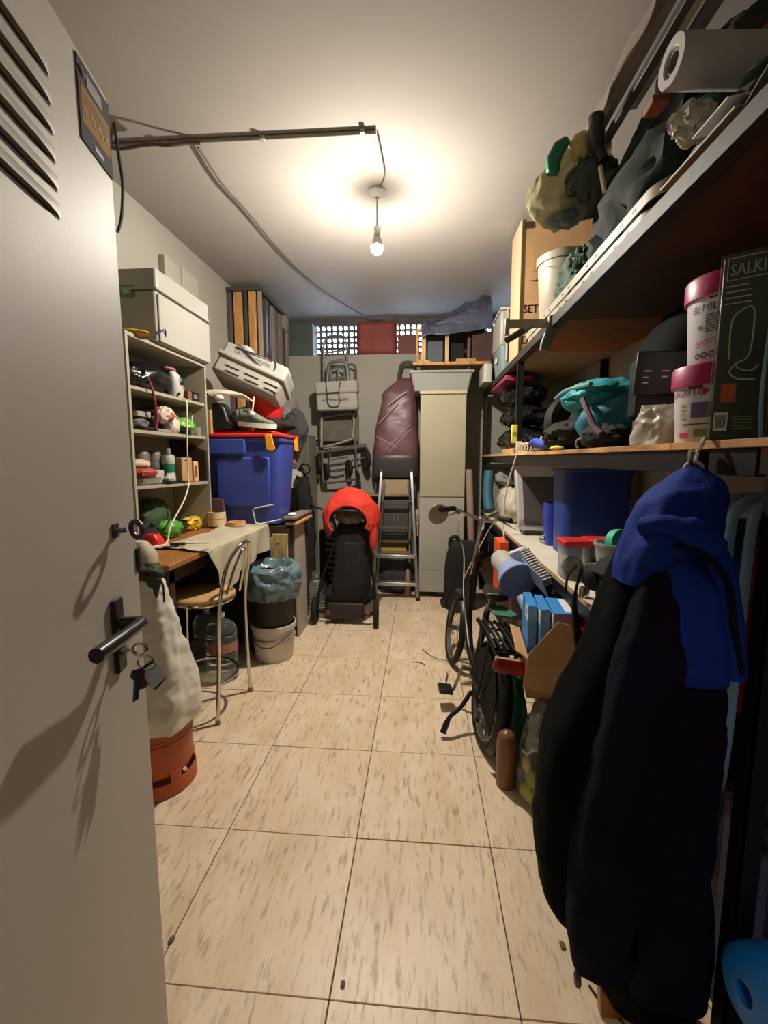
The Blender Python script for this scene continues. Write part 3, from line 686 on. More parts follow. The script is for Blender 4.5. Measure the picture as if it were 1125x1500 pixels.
# ---- low dark cabinet beyond the bench carrying the blue bin
sd = T('sideboard', 'dark low cabinet beyond the workbench carrying the blue bin', 'cabinet', (-1.4, 3.7, 0))
P(MB().box(-1.775, -1.01, 3.225, 4.0, .06, .93), 'body', DKWOOD, sd, bev=.004)
P(MB().box(-1.74, -1.04, 3.25, 3.98, 0, .06), 'plinth', BLK, sd)
P(MB().box(-1.01, -.995, 3.26, 3.6, .1, .9), 'door', mat('dark_door', (66, 56, 48), .5), sd, bev=.002)
P(MB().box(-1.01, -.995, 3.61, 3.96, .1, .9), 'door', mat('dark_door', (66, 56, 48)), sd, bev=.002)

bn = T('storage_bin', 'large blue storage bin with red lid and orange latches', 'bin', (-1.3, 3.4, .94))
P(MB().tub(-1.66, -1.02, 3.19, 3.62, .945, 1.585, .006, tx=.045, ty=.04, r=.05, n=5), 'body', BLUE, bn)
P(MB().box(-1.56, -1.27, 3.168, 3.20, 1.46, 1.575).box(-1.50, -1.10, 3.185, 3.215, 1.08, 1.44), 'front_panel', BLUE, bn, bev=.012)
P(MB().box(-1.67, -1.01, 3.175, 3.64, 1.55, 1.585), 'rim', BLUE, bn, bev=.008)
ld = P(MB().box(-1.68, -1.0, 3.165, 3.65, 1.586, 1.612).box(-1.60, -1.08, 3.24, 3.57, 1.612, 1.632), 'lid', RED, bn, bev=.008)
def latch(x, y, ang):
    m = MB().prism([(-.03, 0), (.02, .005), (.03, -.045), (.045, -.10), (.03, -.115), (-.02, -.105), (-.025, -.06)], (x, y, 1.60), (1, 0, 0), (0, 0, 1), (0, .014, 0))
    return m.rot(ang, 'Z', (x, y, 0))
P(latch(-1.085, 3.145, 0), 'latch', mat('amber_plastic', (232, 150, 40), .4), bn, bev=.004)
P(latch(-1.0, 3.56, 80), 'latch', mat('amber_plastic', (232, 150, 40)), bn, bev=.004)

O(MB().lathe([(.04, 0), (.062, 0), (.062, .045), (.04, .045), (.04, 0)], (-1.47, 3.1, TZ + .068), 24).lathe([(.04, 0), (.064, 0), (.064, .05), (.04, .05), (.04, 0)], (-1.47, 3.1, TZ + .015), 24), 'tape_roll', TAPE, 'stack of cream tape rolls on the cloth in front of the blue bin', 'tape')
O(MB().lathe([(.04, 0), (.066, 0), (.066, .03), (.04, .03), (.04, 0)], (-1.33, 3.11, TZ + .014), 24), 'tape_roll', mat('peach_tape', (206, 156, 112), .6), 'low peach tape roll on the cloth beside the stack of tape rolls', 'tape')
O(MB().tube([(-1.2, 3.145, .965), (-1.22, 3.15, 1.06), (-1.2, 3.152, 1.075), (-1.06, 3.145, 1.10)], .005, 8, k=0).tube([(-1.2, 3.145, .965), (-1.16, 3.14, .96), (-1.03, 3.2, .985)], .005, 8), 'wire_bracket', mat('white_wire', (214, 212, 206), .4), 'bent white wire bracket standing in front of the blue bin', 'wire')
# end of the board stack sticking out over the cabinet edge
O(MB().box(-1.02, -.93, 3.27, 3.76, .932, .953), 'board', PINE, 'light wooden board sticking out over the dark cabinet edge', 'board', bev=.003)
O(MB().box(-1.03, -.94, 3.30, 3.78, .954, .972), 'board', REDD, 'dark red board lying on the light wooden board beside the bin', 'board', bev=.003)
O(MB().box(-1.045, -.935, 3.26, 3.77, .973, .992), 'board', GREYB, 'grey board topmost in the stack beside the blue bin', 'board', bev=.003)
O(MB().blob((-1.0, 3.40, 1.0), (.03, .06, .012), 4, .2, 3, flat=-.6), 'rag', PAPER, 'white scrap of cloth on top of the grey board', 'cloth')
# leaning panels
O(MB().box(-.985, -.967, 3.40, 3.69, 0, .935).rot(-1.0, 'Y', (-.97, 0, 0)), 'panel', mat('pale_panel', (176, 166, 148), .6), 'pale panel leaning upright at the end of the dark cabinet', 'panel', bev=.002)
pp = T('pine_panel', 'knotty pine panel with pale edge leaning behind the rubbish bin', 'panel', (-1.05, 3.2, 0))
P(MB().box(-1.105, -.985, 3.205, 3.22, 0, .875), 'board', mat('knotty_pine', (190, 168, 112), .6, var=.2, vscale=7, stretch=(5, 5, 1)), pp, bev=.003)
P(MB().box(-1.115, -1.105, 3.20, 3.222, 0, .85), 'edge', MEL, pp, bev=.001)
q = MB()
for x, z in ((-1.06, .8), (-1.03, .7), (-1.05, .6)): q.cyl((x, 3.2045, z), (x, 3.2055, z), .007, n=8)
P(q, 'knots', DKWOOD, pp)

# rubbish bin nested on the white bucket
bk = T('bucket', 'white paint bucket with wire handle under the rubbish bin', 'bucket', (-1.055, 3.045, 0))
P(MB().lathe([(0, 0), (.128, 0), (.134, .006), (.152, .225), (.16, .228), (.162, .262), (.154, .264), (.148, .22), (.128, .01), (0, .01)], (-1.055, 3.045, 0), 36), 'body', mat('scuffed_white_bucket', (206, 200, 190), .45, var=.1, vscale=9), bk)
P(MB().torus((-1.055, 3.045, .165), .152, .006, n=36), 'band', mat('grey_band', (150, 144, 136), .5), bk)
P(MB().tube([(-1.2, 2.985, .20), (-1.12, 2.885, .145), (-1.02, 2.875, .135), (-.93, 2.925, .19), (-.905, 3.0, .215)], .003, 6, k=6), 'handle', ROPE, bk)
rbn = T('rubbish_bin', 'dark brown rubbish bin with a blue grey bag liner on the white bucket', 'bin', (-1.055, 3.045, .265))
P(MB().lathe([(0, 0), (.14, 0), (.172, .34), (.166, .34), (.135, .01), (0, .01)], (-1.055, 3.045, .266), 32), 'body', BINB, rbn)
def liner(u, v):
    a = 2 * pi * u; r = [.176, .186, .196, .198, .19, .175, .15, .13][min(7, int(v * 7.99))]
    z = .47 + .22 * v - (.0 if v < .6 else .06 * (v - .6))
    n_ = noise.noise(V((cos(a) * 3, sin(a) * 3, v * 4)))
    r = .178 + .022 * sin(v * pi) + .014 * n_ - max(0, v - .75) * .22
    z = .455 + .235 * min(v, .85) / .85 + .012 * n_ - max(0, v - .88) * .5 + (.02 * noise.noise(V((cos(a) * 5, sin(a) * 5, 0))) if v < .1 else 0)
    return V((-1.055 + r * cos(a), 3.045 + r * sin(a), z))
P(MB().grid(liner, 100, 40, True).crumple(.016, 13, 14), 'liner', LINER, rbn)

# water jug under the bench by the stool, and dark crates
def jug(name, x, y, z0, s, label, band=True):
    t = T(name, label, 'bottle', (x, y, z0))
    pr = [(0, 0), (.085, 0), (.092, .012)]
    for k in range(5):
        b = .02 + k * .058; pr += [(.094, b), (.094, b + .04), (.086, b + .048), (.094, b + .056)]
    pr += [(.094, .315), (.075, .35), (.035, .375), (.02, .38), (.02, .395), (0, .395)]
    P(MB().lathe([(r * s, h * s) for r, h in pr], (x, y, z0), 24), 'body', GLASSP, t)
    P(MB().cyl((x, y, z0 + .395 * s), (x, y, z0 + .42 * s), .023 * s, n=16), 'cap', mat('pale_cap', (180, 200, 214), .4), t)
    if band:
        P(MB().lathe([(.0955 * s, .19 * s), (.0955 * s, .25 * s)], (x, y, z0), 24, a0=-130, a1=60), 'label', mat('reddish_label', (168, 112, 100), .5), t)
jug('water_jug', -1.285, 2.70, 0, 1.05, 'clear ribbed water jug with reddish label between the stool legs and the bucket')
jug('water_jug', -1.46, 2.86, 0, 1.0, 'clear ribbed water jug further under the workbench', False)
for (x0, x1, y0, y1, z1, c, lb) in ((-1.70, -1.42, 2.30, 2.62, .30, (40, 46, 40), 'dark green crate on the floor under the workbench'), (-1.64, -1.40, 2.08, 2.27, .42, (52, 44, 38), 'dark brown box on the floor under the near end of the workbench'),
                                ):
    t = T('crate', lb, 'crate', ((x0 + x1) / 2, (y0 + y1) / 2, 0))
    P(MB().tub(x0, x1, y0, y1, 0, z1, .008, tx=.015, ty=.015, r=.02), 'body', mat('dark_crate_%d' % c[0], c, .6), t)
    P(MB().box(x0 - .004, x1 + .006, y0 - .004, y1 + .004, z1 - .03, z1), 'rim', mat('dark_crate_%d' % c[0], c), t, bev=.004)
pnl = T('water_bottle', 'small clear bottle on the dark green crate under the bench', 'bottle', (-1.5, 2.5, .31))
P(MB().lathe([(0, 0), (.05, 0), (.052, .02), (.048, .03), (.052, .04), (.052, .12), (.02, .16), (.018, .18), (0, .18)], (-1.5, 2.46, .305), 18), 'body', GLASSP, pnl)

# orange gas bottle with the white bag over it
GX, GY = -1.165, 1.77
gbt = T('gas_bottle', 'orange gas bottle standing behind the door', 'gas bottle', (GX, GY, 0))
P(MB().lathe([(0, .06), (.11, .06), (.143, .085), (.15, .11), (.15, .34), (.146, .37), (.12, .42), (.05, .44), (0, .44)], (GX, GY, 0), 48), 'body', ORG_, gbt)
sk = MB()
for k in range(6):
    a = 60 * k + 20
    sk.lathe([(.146, .105), (.154, .105), (.157, .06), (.148, .06)], (GX, GY, 0), 6, a0=a, a1=a + 18)
sk.lathe([(.150, .062), (.158, .062), (.162, .004), (.154, 0), (.150, .004), (.150, .062)], (GX, GY, 0), 48)
P(sk, 'foot_ring', ORG_, gbt)
P(MB().torus((GX, GY, .232), .149, .0035, n=48).torus((GX, GY, .25), .149, .0025, n=48), 'weld_band', mat('worn_orange', (150, 66, 38), .6), gbt)
P(MB().lathe([(0, 0), (.025, 0), (.025, .03), (.034, .035), (.034, .07), (.02, .08), (0, .08)], (GX, GY, .44), 16), 'valve', mat('dark_green_grey_regulator', (58, 70, 66), .5), gbt)
pb = T('white_plastic_bag', 'tall white plastic bag hanging over the orange gas bottle', 'bag', (GX, GY, .30))
P(MB().loft([(.295, GX - .155, GX + .172, GY, .165), (.36, GX - .17, GX + .182, GY, .174), (.45, GX - .15, GX + .172, GY, .155), (.56, GX - .11, GX + .155, GY, .125), (.68, GX - .08, GX + .125, GY, .095), (.78, GX - .06, GX + .10, GY, .07), (.87, GX - .045, GX + .08, GY, .05), (.915, GX - .04, GX + .065, GY, .04), (.93, GX - .03, GX + .055, GY, .03)], 84, 84, fold=.05, kf=7, seed=3).crumple(.011, 11, 12), 'film', WBAG, pb)
kn_ = MB().blob((GX + .02, GY - .01, .955), (.06, .05, .035), 8, .35, 2.5, n=40).crumple(.010, 18, 13)
P(kn_, 'knot', mat('dark_olive_cloth', (62, 60, 44), .7, var=.4, vscale=20), pb)
P(MB().prism([(-.035, 0), (.04, 0), (.01, -.10)], (GX + .055, GY - .045, .935), (1, 0, 0), (0, 0, 1), (0, .012, 0)), 'flap', mat('slate_green_cloth', (58, 68, 66), .7), pb, bev=.003)
P(MB().tube([(GX + .085, GY - .03, .93), (GX + .10, GY - .04, .90), (GX + .10, GY - .04, .835)], .004, 6), 'cord', BLK, pb)

# ---------------------------------------------------------------- on top of the blue bin
LZ = 1.634
bwl = T('red_bowl', 'red plastic basin under the tilted foam crate on the blue bin', 'basin', (-1.19, 3.48, LZ))
P(MB().lathe([(0, 0), (.10, 0), (.108, .01), (.145, .17), (.158, .172), (.158, .186), (.148, .188), (.136, .17), (.10, .014), (0, .014)], (-1.205, 3.48, LZ + .10), 36), 'basin', RED, bwl)
O(MB().blob((-1.2, 3.48, LZ + .05), (.2, .12, .058), 61, .22, 2.2, n=44, flat=-.85).crumple(.012, 10, 15), 'dark_cloth', BLKM, 'dark cloth heap under the red basin on the blue bin', 'cloth')

sh = T('sneaker', 'grey green sneaker with white sole on the red lid', 'shoe', (-1.2, 3.24, LZ))
def shoe(u, v):
    # u along the shoe heel->toe, v around
    x = u; a = 2 * pi * v
    w = (.034 + .012 * sin(pi * min(1, x * 1.15))) * (1 if x < .85 else max(.15, ((1 - x) / .15) ** .5)) * (1 if x > .06 else max(.3, (x / .06) ** .5))
    h = .095 - .0 * x if x < .3 else (.095 - .055 * min(1, (x - .3) / .45))
    if x > .85: h *= max(.45, ((1 - x) / .15) ** .4)
    return V((x * .29, w * cos(a), .026 + max(-.004, h * (.5 + .5 * sin(a)))))
SM = Matrix.Translation((-1.335, 3.225, LZ + .038)) @ Matrix.Rotation(radians(-6), 4, 'Z') @ Matrix.Rotation(radians(7), 4, 'Y')
P(MB().grid(shoe, 30, 20).xf(SM), 'upper', mat('grey_green_mesh', (104, 114, 104), .85, var=.2, vscale=30, bump=.2, bscale=200), sh)
def sole(u, v):
    a = 2 * pi * u
    x = .145 + .152 * cos(a); w = (.042 + .008 * cos(a)) * sin(a)
    return V((x, w * 1.0, -.002 + .034 * v + .008 * max(0, cos(a)) ** 2))
P(MB().grid(sole, 32, 3, True).add([sole(i / 32, 0) for i in range(32)], [tuple(range(32))]).add([sole(i / 32, 1) for i in range(32)], [tuple(range(32))]).xf(SM), 'sole', mat('white_sole', (224, 218, 206), .6), sh)
q = MB()
for i in range(4): q.tube([SM @ V((.10 + .022 * i, -.03, .085 - .006 * i)), SM @ V((.105 + .022 * i, 0, .108 - .01 * i)), SM @ V((.10 + .022 * i, .03, .085 - .006 * i))], .003, 6)
P(q, 'laces', WHITE, sh)
P(MB().tube([SM @ V((.03, -.02, .09)), SM @ V((.05, 0, .125)), SM @ V((.09, .0, .12)), SM @ V((.11, -.02, .095))], .006, 8, k=4), 'collar', GREYC, sh)
gl = MB().tube([(-1.21, 3.17, LZ + .115), (-1.195, 3.165, LZ + .19), (-1.19, 3.165, LZ + .235)], .006, 8, k=3).blob((-1.21, 3.17, LZ + .115), (.022, .018, .02), 3, .1, 2)
O(gl, 'brush', mat('ivory_plastic', (232, 216, 190), .45), 'small ivory stick with round end standing in the sneaker', 'stick')
O(MB().blob((-1.33, 3.33, LZ + .085), (.10, .06, .085), 71, .2, 2.2, n=44, flat=-.95).crumple(.014, 12, 16), 'clear_bag', mat('hazy_film', (150, 146, 136), .3, bump=.35, bscale=20, trans=.3), 'hazy clear plastic bag behind the sneaker', 'bag')
hd = T('black_pot', 'black curved plastic holder on the red lid beside the bookcase', 'holder', (-1.42, 3.24, LZ))
P(MB().prism([(0, 0), (.15, 0), (.17, .03), (.165, .06), (.12, .075), (.10, .16), (.07, .20), (0, .205)], (-1.53, 3.21, LZ), (1, 0, 0), (0, 0, 1), (0, .13, 0)), 'body', BLK, hd, bev=.015)
O(MB().box(-1.575, -1.525, 3.185, 3.26, LZ - .02, LZ + .15), 'carton', CARD, 'small cardboard box between the bookcase and the black holder', 'box', bev=.002)
q = MB()
rnd = random.Random(5)
for k in range(5):
    q.tube([(-1.50 - .02 * k, 3.2, LZ + .235 + .012 * k), (-1.44, 3.19 + .01 * k, LZ + .265 + .006 * k), (-1.37 + .02 * k, 3.2, LZ + .255), (-1.27 + .012 * k, 3.22, LZ + .225 - .004 * k)], .006, 6, k=5)
q.blob((-1.46, 3.2, LZ + .235), (.035, .03, .022), 2, .1, 2)
O(q, 'cable_coil', CABLEW, 'coil of cream cable lying under the tilted foam crate', 'cable')

# tilted foam crate with printed lettering
cr_ = T('foam_crate', 'white foam crate with dark lettering and cord, tilted on the red basin', 'crate', (-1.25, 3.4, 1.95))
CM = Matrix.Translation((-1.245, 3.26, 2.085)) @ Matrix.Rotation(radians(24), 4, 'Y') @ Matrix.Rotation(radians(-20), 4, 'X')
w2, h2, d2 = .255, .13, .15
P(MB().box(-w2, w2, -.0, .30, -h2, h2).xf(CM), 'body', FOAM, cr_, bev=.025)
P(MB().box(-w2 - .012, w2 + .012, -.02, .31, .0, .04).xf(CM), 'rib', FOAM, cr_, bev=.012)
q = MB(); q2 = MB()
for r_, zz in ((0, -.045), (1, -.085)):
    for i in range(3):
        x = -.17 + .155 * i + .02 * r_
        q.box(x, x + .105, -.004, .003, zz - .013, zz - .007)
        q2.box(x, x + .11, -.010, .003, zz - .007, zz - .002)
P(q.xf(CM), 'slots', mat('foam_groove', (120, 112, 100), .9), cr_)
P(q2.xf(CM), 'slot_lips', FOAM, cr_)
fnl = lambda u, v: CM @ V((u, -.0015 if v < -9 else -.0012, v))
P(lettering(MB(), 'La Menorquina', .05, lambda u, v: CM @ V((-.165 + u * .95, -.0015, .062 + v)), bold=.001), 'lettering', mat('faded_violet_ink', (96, 90, 104), .8), cr_)
cd_ = MB().tube([CM @ V(p) for p in ((-.165, -.004, .128), (-.08, -.008, .10), (.03, -.008, .05), (.06, -.004, .045))], .0045, 6, k=4)
cd_.tube([CM @ V(p) for p in ((-.17, -.004, .10), (-.06, -.008, .108), (.06, -.008, .118), (.12, -.004, .115))], .0045, 6, k=4)
cd_.tube([CM @ V(p) for p in ((.13, .0, .132), (.16, -.008, .10), (.165, -.006, .055))], .0045, 6, k=4)
P(cd_, 'cord', ROPE, cr_)
P(MB().blob((0, 0, 0), (.06, .05, .035), 3, .2, 2).xf(CM @ Matrix.Translation((-.12, .08, .14))), 'bump', FOAM, cr_)

# bundle of bed slats leaning in the far left corner
bd = T('bed_slats', 'bundle of brown and tan bed slats leaning in the far left corner', 'slats', (-1.6, 4.4, 1.7))
P(MB().box(-1.775, -1.45, 4.12, 4.95, 2.93, 2.965).rot(-1, 'X', (0, 4.5, 2.95)), 'top_rail', mat('dark_slate_rail', (62, 60, 56), .7), bd, bev=.004)
P(MB().box(-1.775, -1.735, 4.13, 4.17, 1.7, 2.93), 'slat', mat('mauve_brown_wood', (84, 66, 66), .7), bd, bev=.003)
for x0, x1, mm in ((-1.715, -1.635, TAN), (-1.62, -1.59, DKGREY), (-1.575, -1.51, TAN), (-1.49, -1.455, mat('greyish_wood', (142, 122, 104), .7))):
    P(MB().box(x0, x1, 4.13, 4.16, 1.7, 2.93), 'slat', mm, bd, bev=.003)
for k, (y, mm) in enumerate(zip((4.22, 4.32, 4.42, 4.54, 4.66, 4.78, 4.88), (DKGREY, DKWOOD, GREYB, mat('grey_mauve_wood', (92, 82, 84), .7), GREYB, DKGREY, mat('greyish_wood', (142, 122, 104))))):
    P(MB().box(-1.50, -1.45, y, y + (.05 if k % 2 else .07), 1.72, 2.90), 'slat', mm, bd, bev=.003)
P(MB().box(-1.76, -1.52, 4.25, 4.9, 1.75, 2.90), 'mattress_base', mat('slate_cloth', (66, 66, 68), .9), bd)
O(MB().blob((-1.47, 4.86, 2.86), (.05, .10, .10), 81, .3, 2.4), 'hanging_film', mat('hazy_film', (150, 146, 136)), 'scrap of hazy film caught at the far top of the bed slats', 'film')

# tall metal cupboard under the slats, with dark clothes hung on it
lk = T('metal_cupboard', 'grey metal cupboard in the far left corner behind the blue bin', 'cupboard', (-1.45, 4.45, 0))
P(MB().box(-1.775, -1.17, 4.1, 4.94, .03, 1.68), 'body', mat('grey_green_metal', (120, 116, 104), .5), lk, bev=.006)
P(MB().box(-1.75, -1.2, 4.12, 4.92, 0, .03), 'plinth', DARKS, lk)
P(MB().box(-1.17, -1.155, 4.13, 4.52, .08, 1.64), 'door', mat('grey_green_metal', (120, 116, 104)), lk, bev=.003)
P(MB().box(-1.17, -1.155, 4.53, 4.92, .08, 1.64), 'door', mat('grey_green_metal', (120, 116, 104)), lk, bev=.003)
O(MB().blob((-1.28, 4.2, 1.84), (.13, .16, .16), 83, .25, 2.1, n=44, flat=-.97).crumple(.02, 8, 17), 'clothes_heap', GREYC, 'heap of dark grey clothes on the metal cupboard', 'clothes')
O(MB().blob((-1.13, 4.02, 1.68), (.10, .07, .18), 84, .25, 2.3, n=44).crumple(.02, 8, 18), 'hanging_clothes', mat('charcoal_cloth', (56, 52, 56), .9, bump=.3, bscale=30), 'charcoal clothes hanging at the front corner of the metal cupboard', 'clothes')
O(MB().blob((-1.2, 4.03, 1.81), (.075, .04, .05), 85, .2, 2.3), 'rolled_cloth', mat('grey_green_cloth', (112, 112, 100), .9), 'rolled grey green cloth beside the red basin', 'cloth')
ob = T('orange_box', 'orange printed box hung below the charcoal clothes', 'box', (-1.2, 4.08, 1.37))
P(MB().box(-1.275, -1.15, 4.055, 4.095, 1.385, 1.53), 'carton', mat('orange_print', (168, 84, 56), .6, var=.25, vscale=20), ob, bev=.003)
P(MB().box(-1.275, -1.15, 4.053, 4.094, 1.35, 1.384), 'green_strip', mat('dull_green_strip', (74, 98, 70), .6), ob)
O(MB().prism([(0, 0), (.10, .01), (.11, .16), (.02, .18)], (-1.2, 4.04, 1.16), (1, 0, 0), (0, 0, 1), (0, .015, 0)), 'paper_bag', mat('grey_white_paper', (190, 184, 172), .8), 'white paper sheet hanging below the orange printed box', 'paper')
# ================================================================ BACK WALL
# folded black umbrella pushchair hung at the left of the back wall
ub = T('folded_pushchair', 'narrow black folded pushchair standing beside the pale panel', 'pushchair', (-1.0, 3.95, 0))
P(MB().loft([(.42, -1.05, -.96, 3.95, .05), (.6, -1.06, -.96, 3.96, .055), (.9, -1.10, -.97, 3.97, .06), (1.12, -1.12, -1.0, 3.98, .06), (1.27, -1.10, -1.02, 3.98, .04)], 24, 20, fold=.07, kf=4).crumple(.012, 10, 23), 'fabric', BLKM, ub)
P(MB().tube([(-1.03, 3.95, .05), (-1.0, 3.95, .5), (-1.0, 3.95, 1.0), (-1.035, 3.96, 1.25), (-1.07, 3.96, 1.35), (-1.10, 3.96, 1.32)], .011, 8, k=5), 'frame', DARKS, ub)
P(MB().tube([(-1.08, 4.0, .05), (-1.06, 4.0, .5), (-1.08, 3.99, 1.0), (-1.12, 3.98, 1.28)], .010, 8, k=5), 'frame', DARKS, ub)
P(MB().tube([(-1.0, 3.94, 1.02), (-.93, 3.90, 1.0), (-.87, 3.90, .985)], .009, 8, k=3), 'foot_bar', DARKS, ub)
P(MB().torus((-1.03, 3.93, 1.34), .045, .008, axis=(.2, 1, .2)), 'hook', DARKS, ub)
for x in (-1.045, -1.10):
    P(MB().torus((x, 3.97, .06), .045, .015, axis=(1, .2, 0)).cyl((x - .01, 3.97, .06), (x + .01, 3.97, .06), .035), 'wheel', TYRE, ub)
jug('water_bottle', -.93, 3.905, .0, .92, 'clear water bottle with pale cap behind the pale panel and the pushchair', False)
sl = T('slatted_rack', 'dark rack with rows of pale slats behind the pushchair', 'rack', (-.86, 4.0, 0))
P(MB().box(-.93, -.72, 4.0, 4.06, 0, .78), 'frame', BLKM, sl, bev=.005)
for k in range(9):
    P(MB().box(-.88 + .01 * k, -.77 + .01 * k, 3.985, 3.999, .70 - .055 * k, .715 - .055 * k).rot(6, 'Y', (-.82, 0, .6)), 'slat', GREYP, sl, bev=.002)

# pushchair with coral canopy
bb = T('pushchair', 'black pushchair with a coral red canopy parked before the back wall', 'pushchair', (-.64, 3.8, 0))
def wheel(par, x, y, z, r, tn='wheel', ax=(1, .08, 0), w=.024, rim=DKGREY):
    t = P(MB().torus((x, y, z), r - w * .7, w, axis=ax, n=32, m=10), tn, TYRE, par)
    a = V(ax).normalized() * w * .7
    P(MB().cyl(V((x, y, z)) - a, V((x, y, z)) + a, r - w * 1.3, n=24).cyl(V((x, y, z)) - a * 1.5, V((x, y, z)) + a * 1.5, .018, n=12), 'rim', rim, t)
wheel(bb, -.375, 3.70, .112, .112, rim=DARKS)
wheel(bb, -.915, 3.74, .112, .112, rim=DARKS)
P(MB().tube([(-.40, 3.70, .11), (-.50, 3.70, .085), (-.78, 3.73, .085), (-.90, 3.74, .11)], .014, 8), 'axle', DARKS, bb)
P(MB().box(-.80, -.48, 3.69, 3.73, .05, .19), 'brake_panel', mat('dark_maroon_plastic', (48, 40, 40), .6), bb, bev=.01)
for x, lb in ((-.80, 0), (-.455, 1)):
    P(MB().cyl((x, 3.685, .105), (x + .03, 3.683, .105), .022, n=14), 'red_hub', mat('dull_red_plastic', (120, 42, 42), .5), bb, label='dull red round brake hub')
P(MB().loft([(.19, -.80, -.45, 3.82, .10), (.35, -.77, -.44, 3.83, .12), (.55, -.75, -.43, 3.86, .12), (.72, -.74, -.44, 3.86, .11), (.84, -.73, -.46, 3.86, .09), (.88, -.70, -.49, 3.86, .06)], 36, 30, fold=.05, kf=5, seed=4, pw=.6).crumple(.008, 9, 24), 'seat_back', BLKM, bb)
P(MB().box(-.66, -.52, 3.725, 3.76, .28, .72), 'back_flap', mat('charcoal_fabric', (34, 33, 35), .9, bump=.2, bscale=60), bb, bev=.02)
P(MB().loft([(.16, -.83, -.44, 3.85, .12), (.24, -.84, -.43, 3.85, .13), (.30, -.81, -.45, 3.85, .10)], 28, 10, fold=.05, pw=.6), 'basket', mat('charcoal_fabric', (34, 33, 35)), bb)
for x0, x1 in ((-.90, -.74), (-.385, -.46)):
    P(MB().tube([(x0, 3.74, .12), (x0 * .8 + x1 * .2, 3.78, .35), (x1, 3.80, .75), (x1 - .01, 3.72, .96), ], .012, 8, k=5), 'frame', DARKS, bb)
P(MB().tube([(-.75, 3.72, .955), (-.70, 3.68, .99), (-.60, 3.67, 1.0), (-.50, 3.68, .99), (-.45, 3.72, .955)], .013, 8, k=5), 'handle', BLK, bb)
def canopy(u, v):
    # sunshade between the near lip (v=0) and the far, larger hoop (v=1)
    th = radians(-42 + 250 * u); k = sin(pi * .5 * min(1, v * 1.15))
    rx = .165 + .075 * k; rz = .145 + .125 * k
    low = max(0, -sin(th))
    wr = 1 + .03 * noise.noise(V((u * 7, v * 3, 2))) + .02 * sin(v * 14 + u * 6)
    return V((-.605 - rx * cos(th) * wr + .012 * (u - .5), 3.665 + .24 * v * v + .03 * v, .90 + rz * sin(th) * wr * (1 if sin(th) > 0 else .75)))
P(MB().sheet(canopy, 56, 26, (0, 0, -.006)).crumple(.014, 7, 25), 'canopy', CORAL, bb)
P(MB().tube([canopy(i / 14, 0) for i in range(15)], .012, 8, k=4), 'canopy_lip', CORAL, bb)
P(MB().blob((-.605, 3.79, .945), (.13, .07, .075), 5, .2, 2.5), 'lining', mat('grey_brown_lining', (110, 96, 86), .9, var=.4, vscale=14), bb)
P(MB().blob((-.40, 3.73, .78), (.035, .03, .13), 15, .12, 2), 'canopy_side', CORAL, bb)
P(MB().blob((-.78, 3.74, .86), (.04, .06, .09), 16, .12, 2), 'side_pocket', mat('mauve_grey_fabric', (92, 80, 88), .85), bb)

# hand trolleys hanging on the back wall
ht = T('hand_trolley', 'rusty folding hand trolley hanging on the back wall under the foam box', 'trolley', (-.88, 4.85, 1.2))
RT = mat('rusty_grey_tube', (96, 90, 82), .5, .4, var=.2, vscale=20)
P(MB().tube([(-1.08, 4.86, 1.9), (-1.085, 4.86, 1.62), (-1.06, 4.85, 1.56), (-.78, 4.85, 1.63), (-.74, 4.85, 1.68), (-.73, 4.86, 1.88), (-.80, 4.86, 1.91), (-1.02, 4.86, 1.88), (-1.08, 4.86, 1.86)], .013, 8, k=3), 'front_frame', mat('pale_grey_tube', (158, 150, 136), .45, .4), ht)
P(MB().tube([(-1.06, 4.90, 2.62), (-1.07, 4.90, 2.0), (-1.09, 4.90, 1.5), (-1.08, 4.88, 1.22), (-1.03, 4.87, 1.165), (-.74, 4.87, 1.205), (-.70, 4.88, 1.26), (-.72, 4.90, 1.6), (-.74, 4.9, 2.0)], .013, 8, k=4), 'outer_frame', RT, ht)
P(MB().tube([(-1.0, 4.91, 1.55), (-1.01, 4.91, 1.34), (-.96, 4.90, 1.29), (-.84, 4.90, 1.31)], .011, 8, k=4), 'inner_frame', RT, ht)
P(MB().box(-1.14, -.60, 4.89, 4.93, 1.52, 1.56).rot(-8, 'Y', (-.87, 0, 1.54)), 'plate', RT, ht, bev=.004)
P(MB().box(-1.12, -.68, 4.895, 4.925, 1.62, 1.90), 'back_sheet', mat('brown_grey_panel', (98, 92, 82), .7, var=.15, vscale=10), ht, bev=.004)
P(MB().tube([(-1.0, 4.89, 1.36), (-.84, 4.88, 1.385), (-.62, 4.88, 1.44)], .012, 8), 'axle', RT, ht)
P(MB().tube([(-.98, 4.885, 1.42), (-.80, 4.88, 1.45)], .008, 8), 'brace', RT, ht)
for x, z, r in ((-1.125, 1.36, .10), (-1.04, 1.29, .09), (-.785, 1.33, .085), (-.60, 1.43, .12)):
    wheel(ht, x, 4.86, z, r, ax=(1, .5, .1), w=.02, rim=RUBG)
P(MB().cyl((-1.2, 4.87, 1.345), (-1.15, 4.87, 1.36), .01, n=8), 'axle_end', DARKS, ht)
P(MB().tube([(-1.05, 4.9, 2.50), (-1.05, 4.9, 2.65), (-1.0, 4.9, 2.73), (-.86, 4.9, 2.73), (-.81, 4.9, 2.66), (-.80, 4.9, 2.2)], .011, 8, k=4).tube([(-1.04, 4.9, 2.56), (-.82, 4.9, 2.58)], .01, 8), 'handle', mat('grey_brown_tube', (110, 104, 102), .5, .3), ht)
ht2 = T('luggage_trolley', 'second trolley with grey looped handle behind the foam box on the back wall', 'trolley', (-.9, 4.82, 2.2))
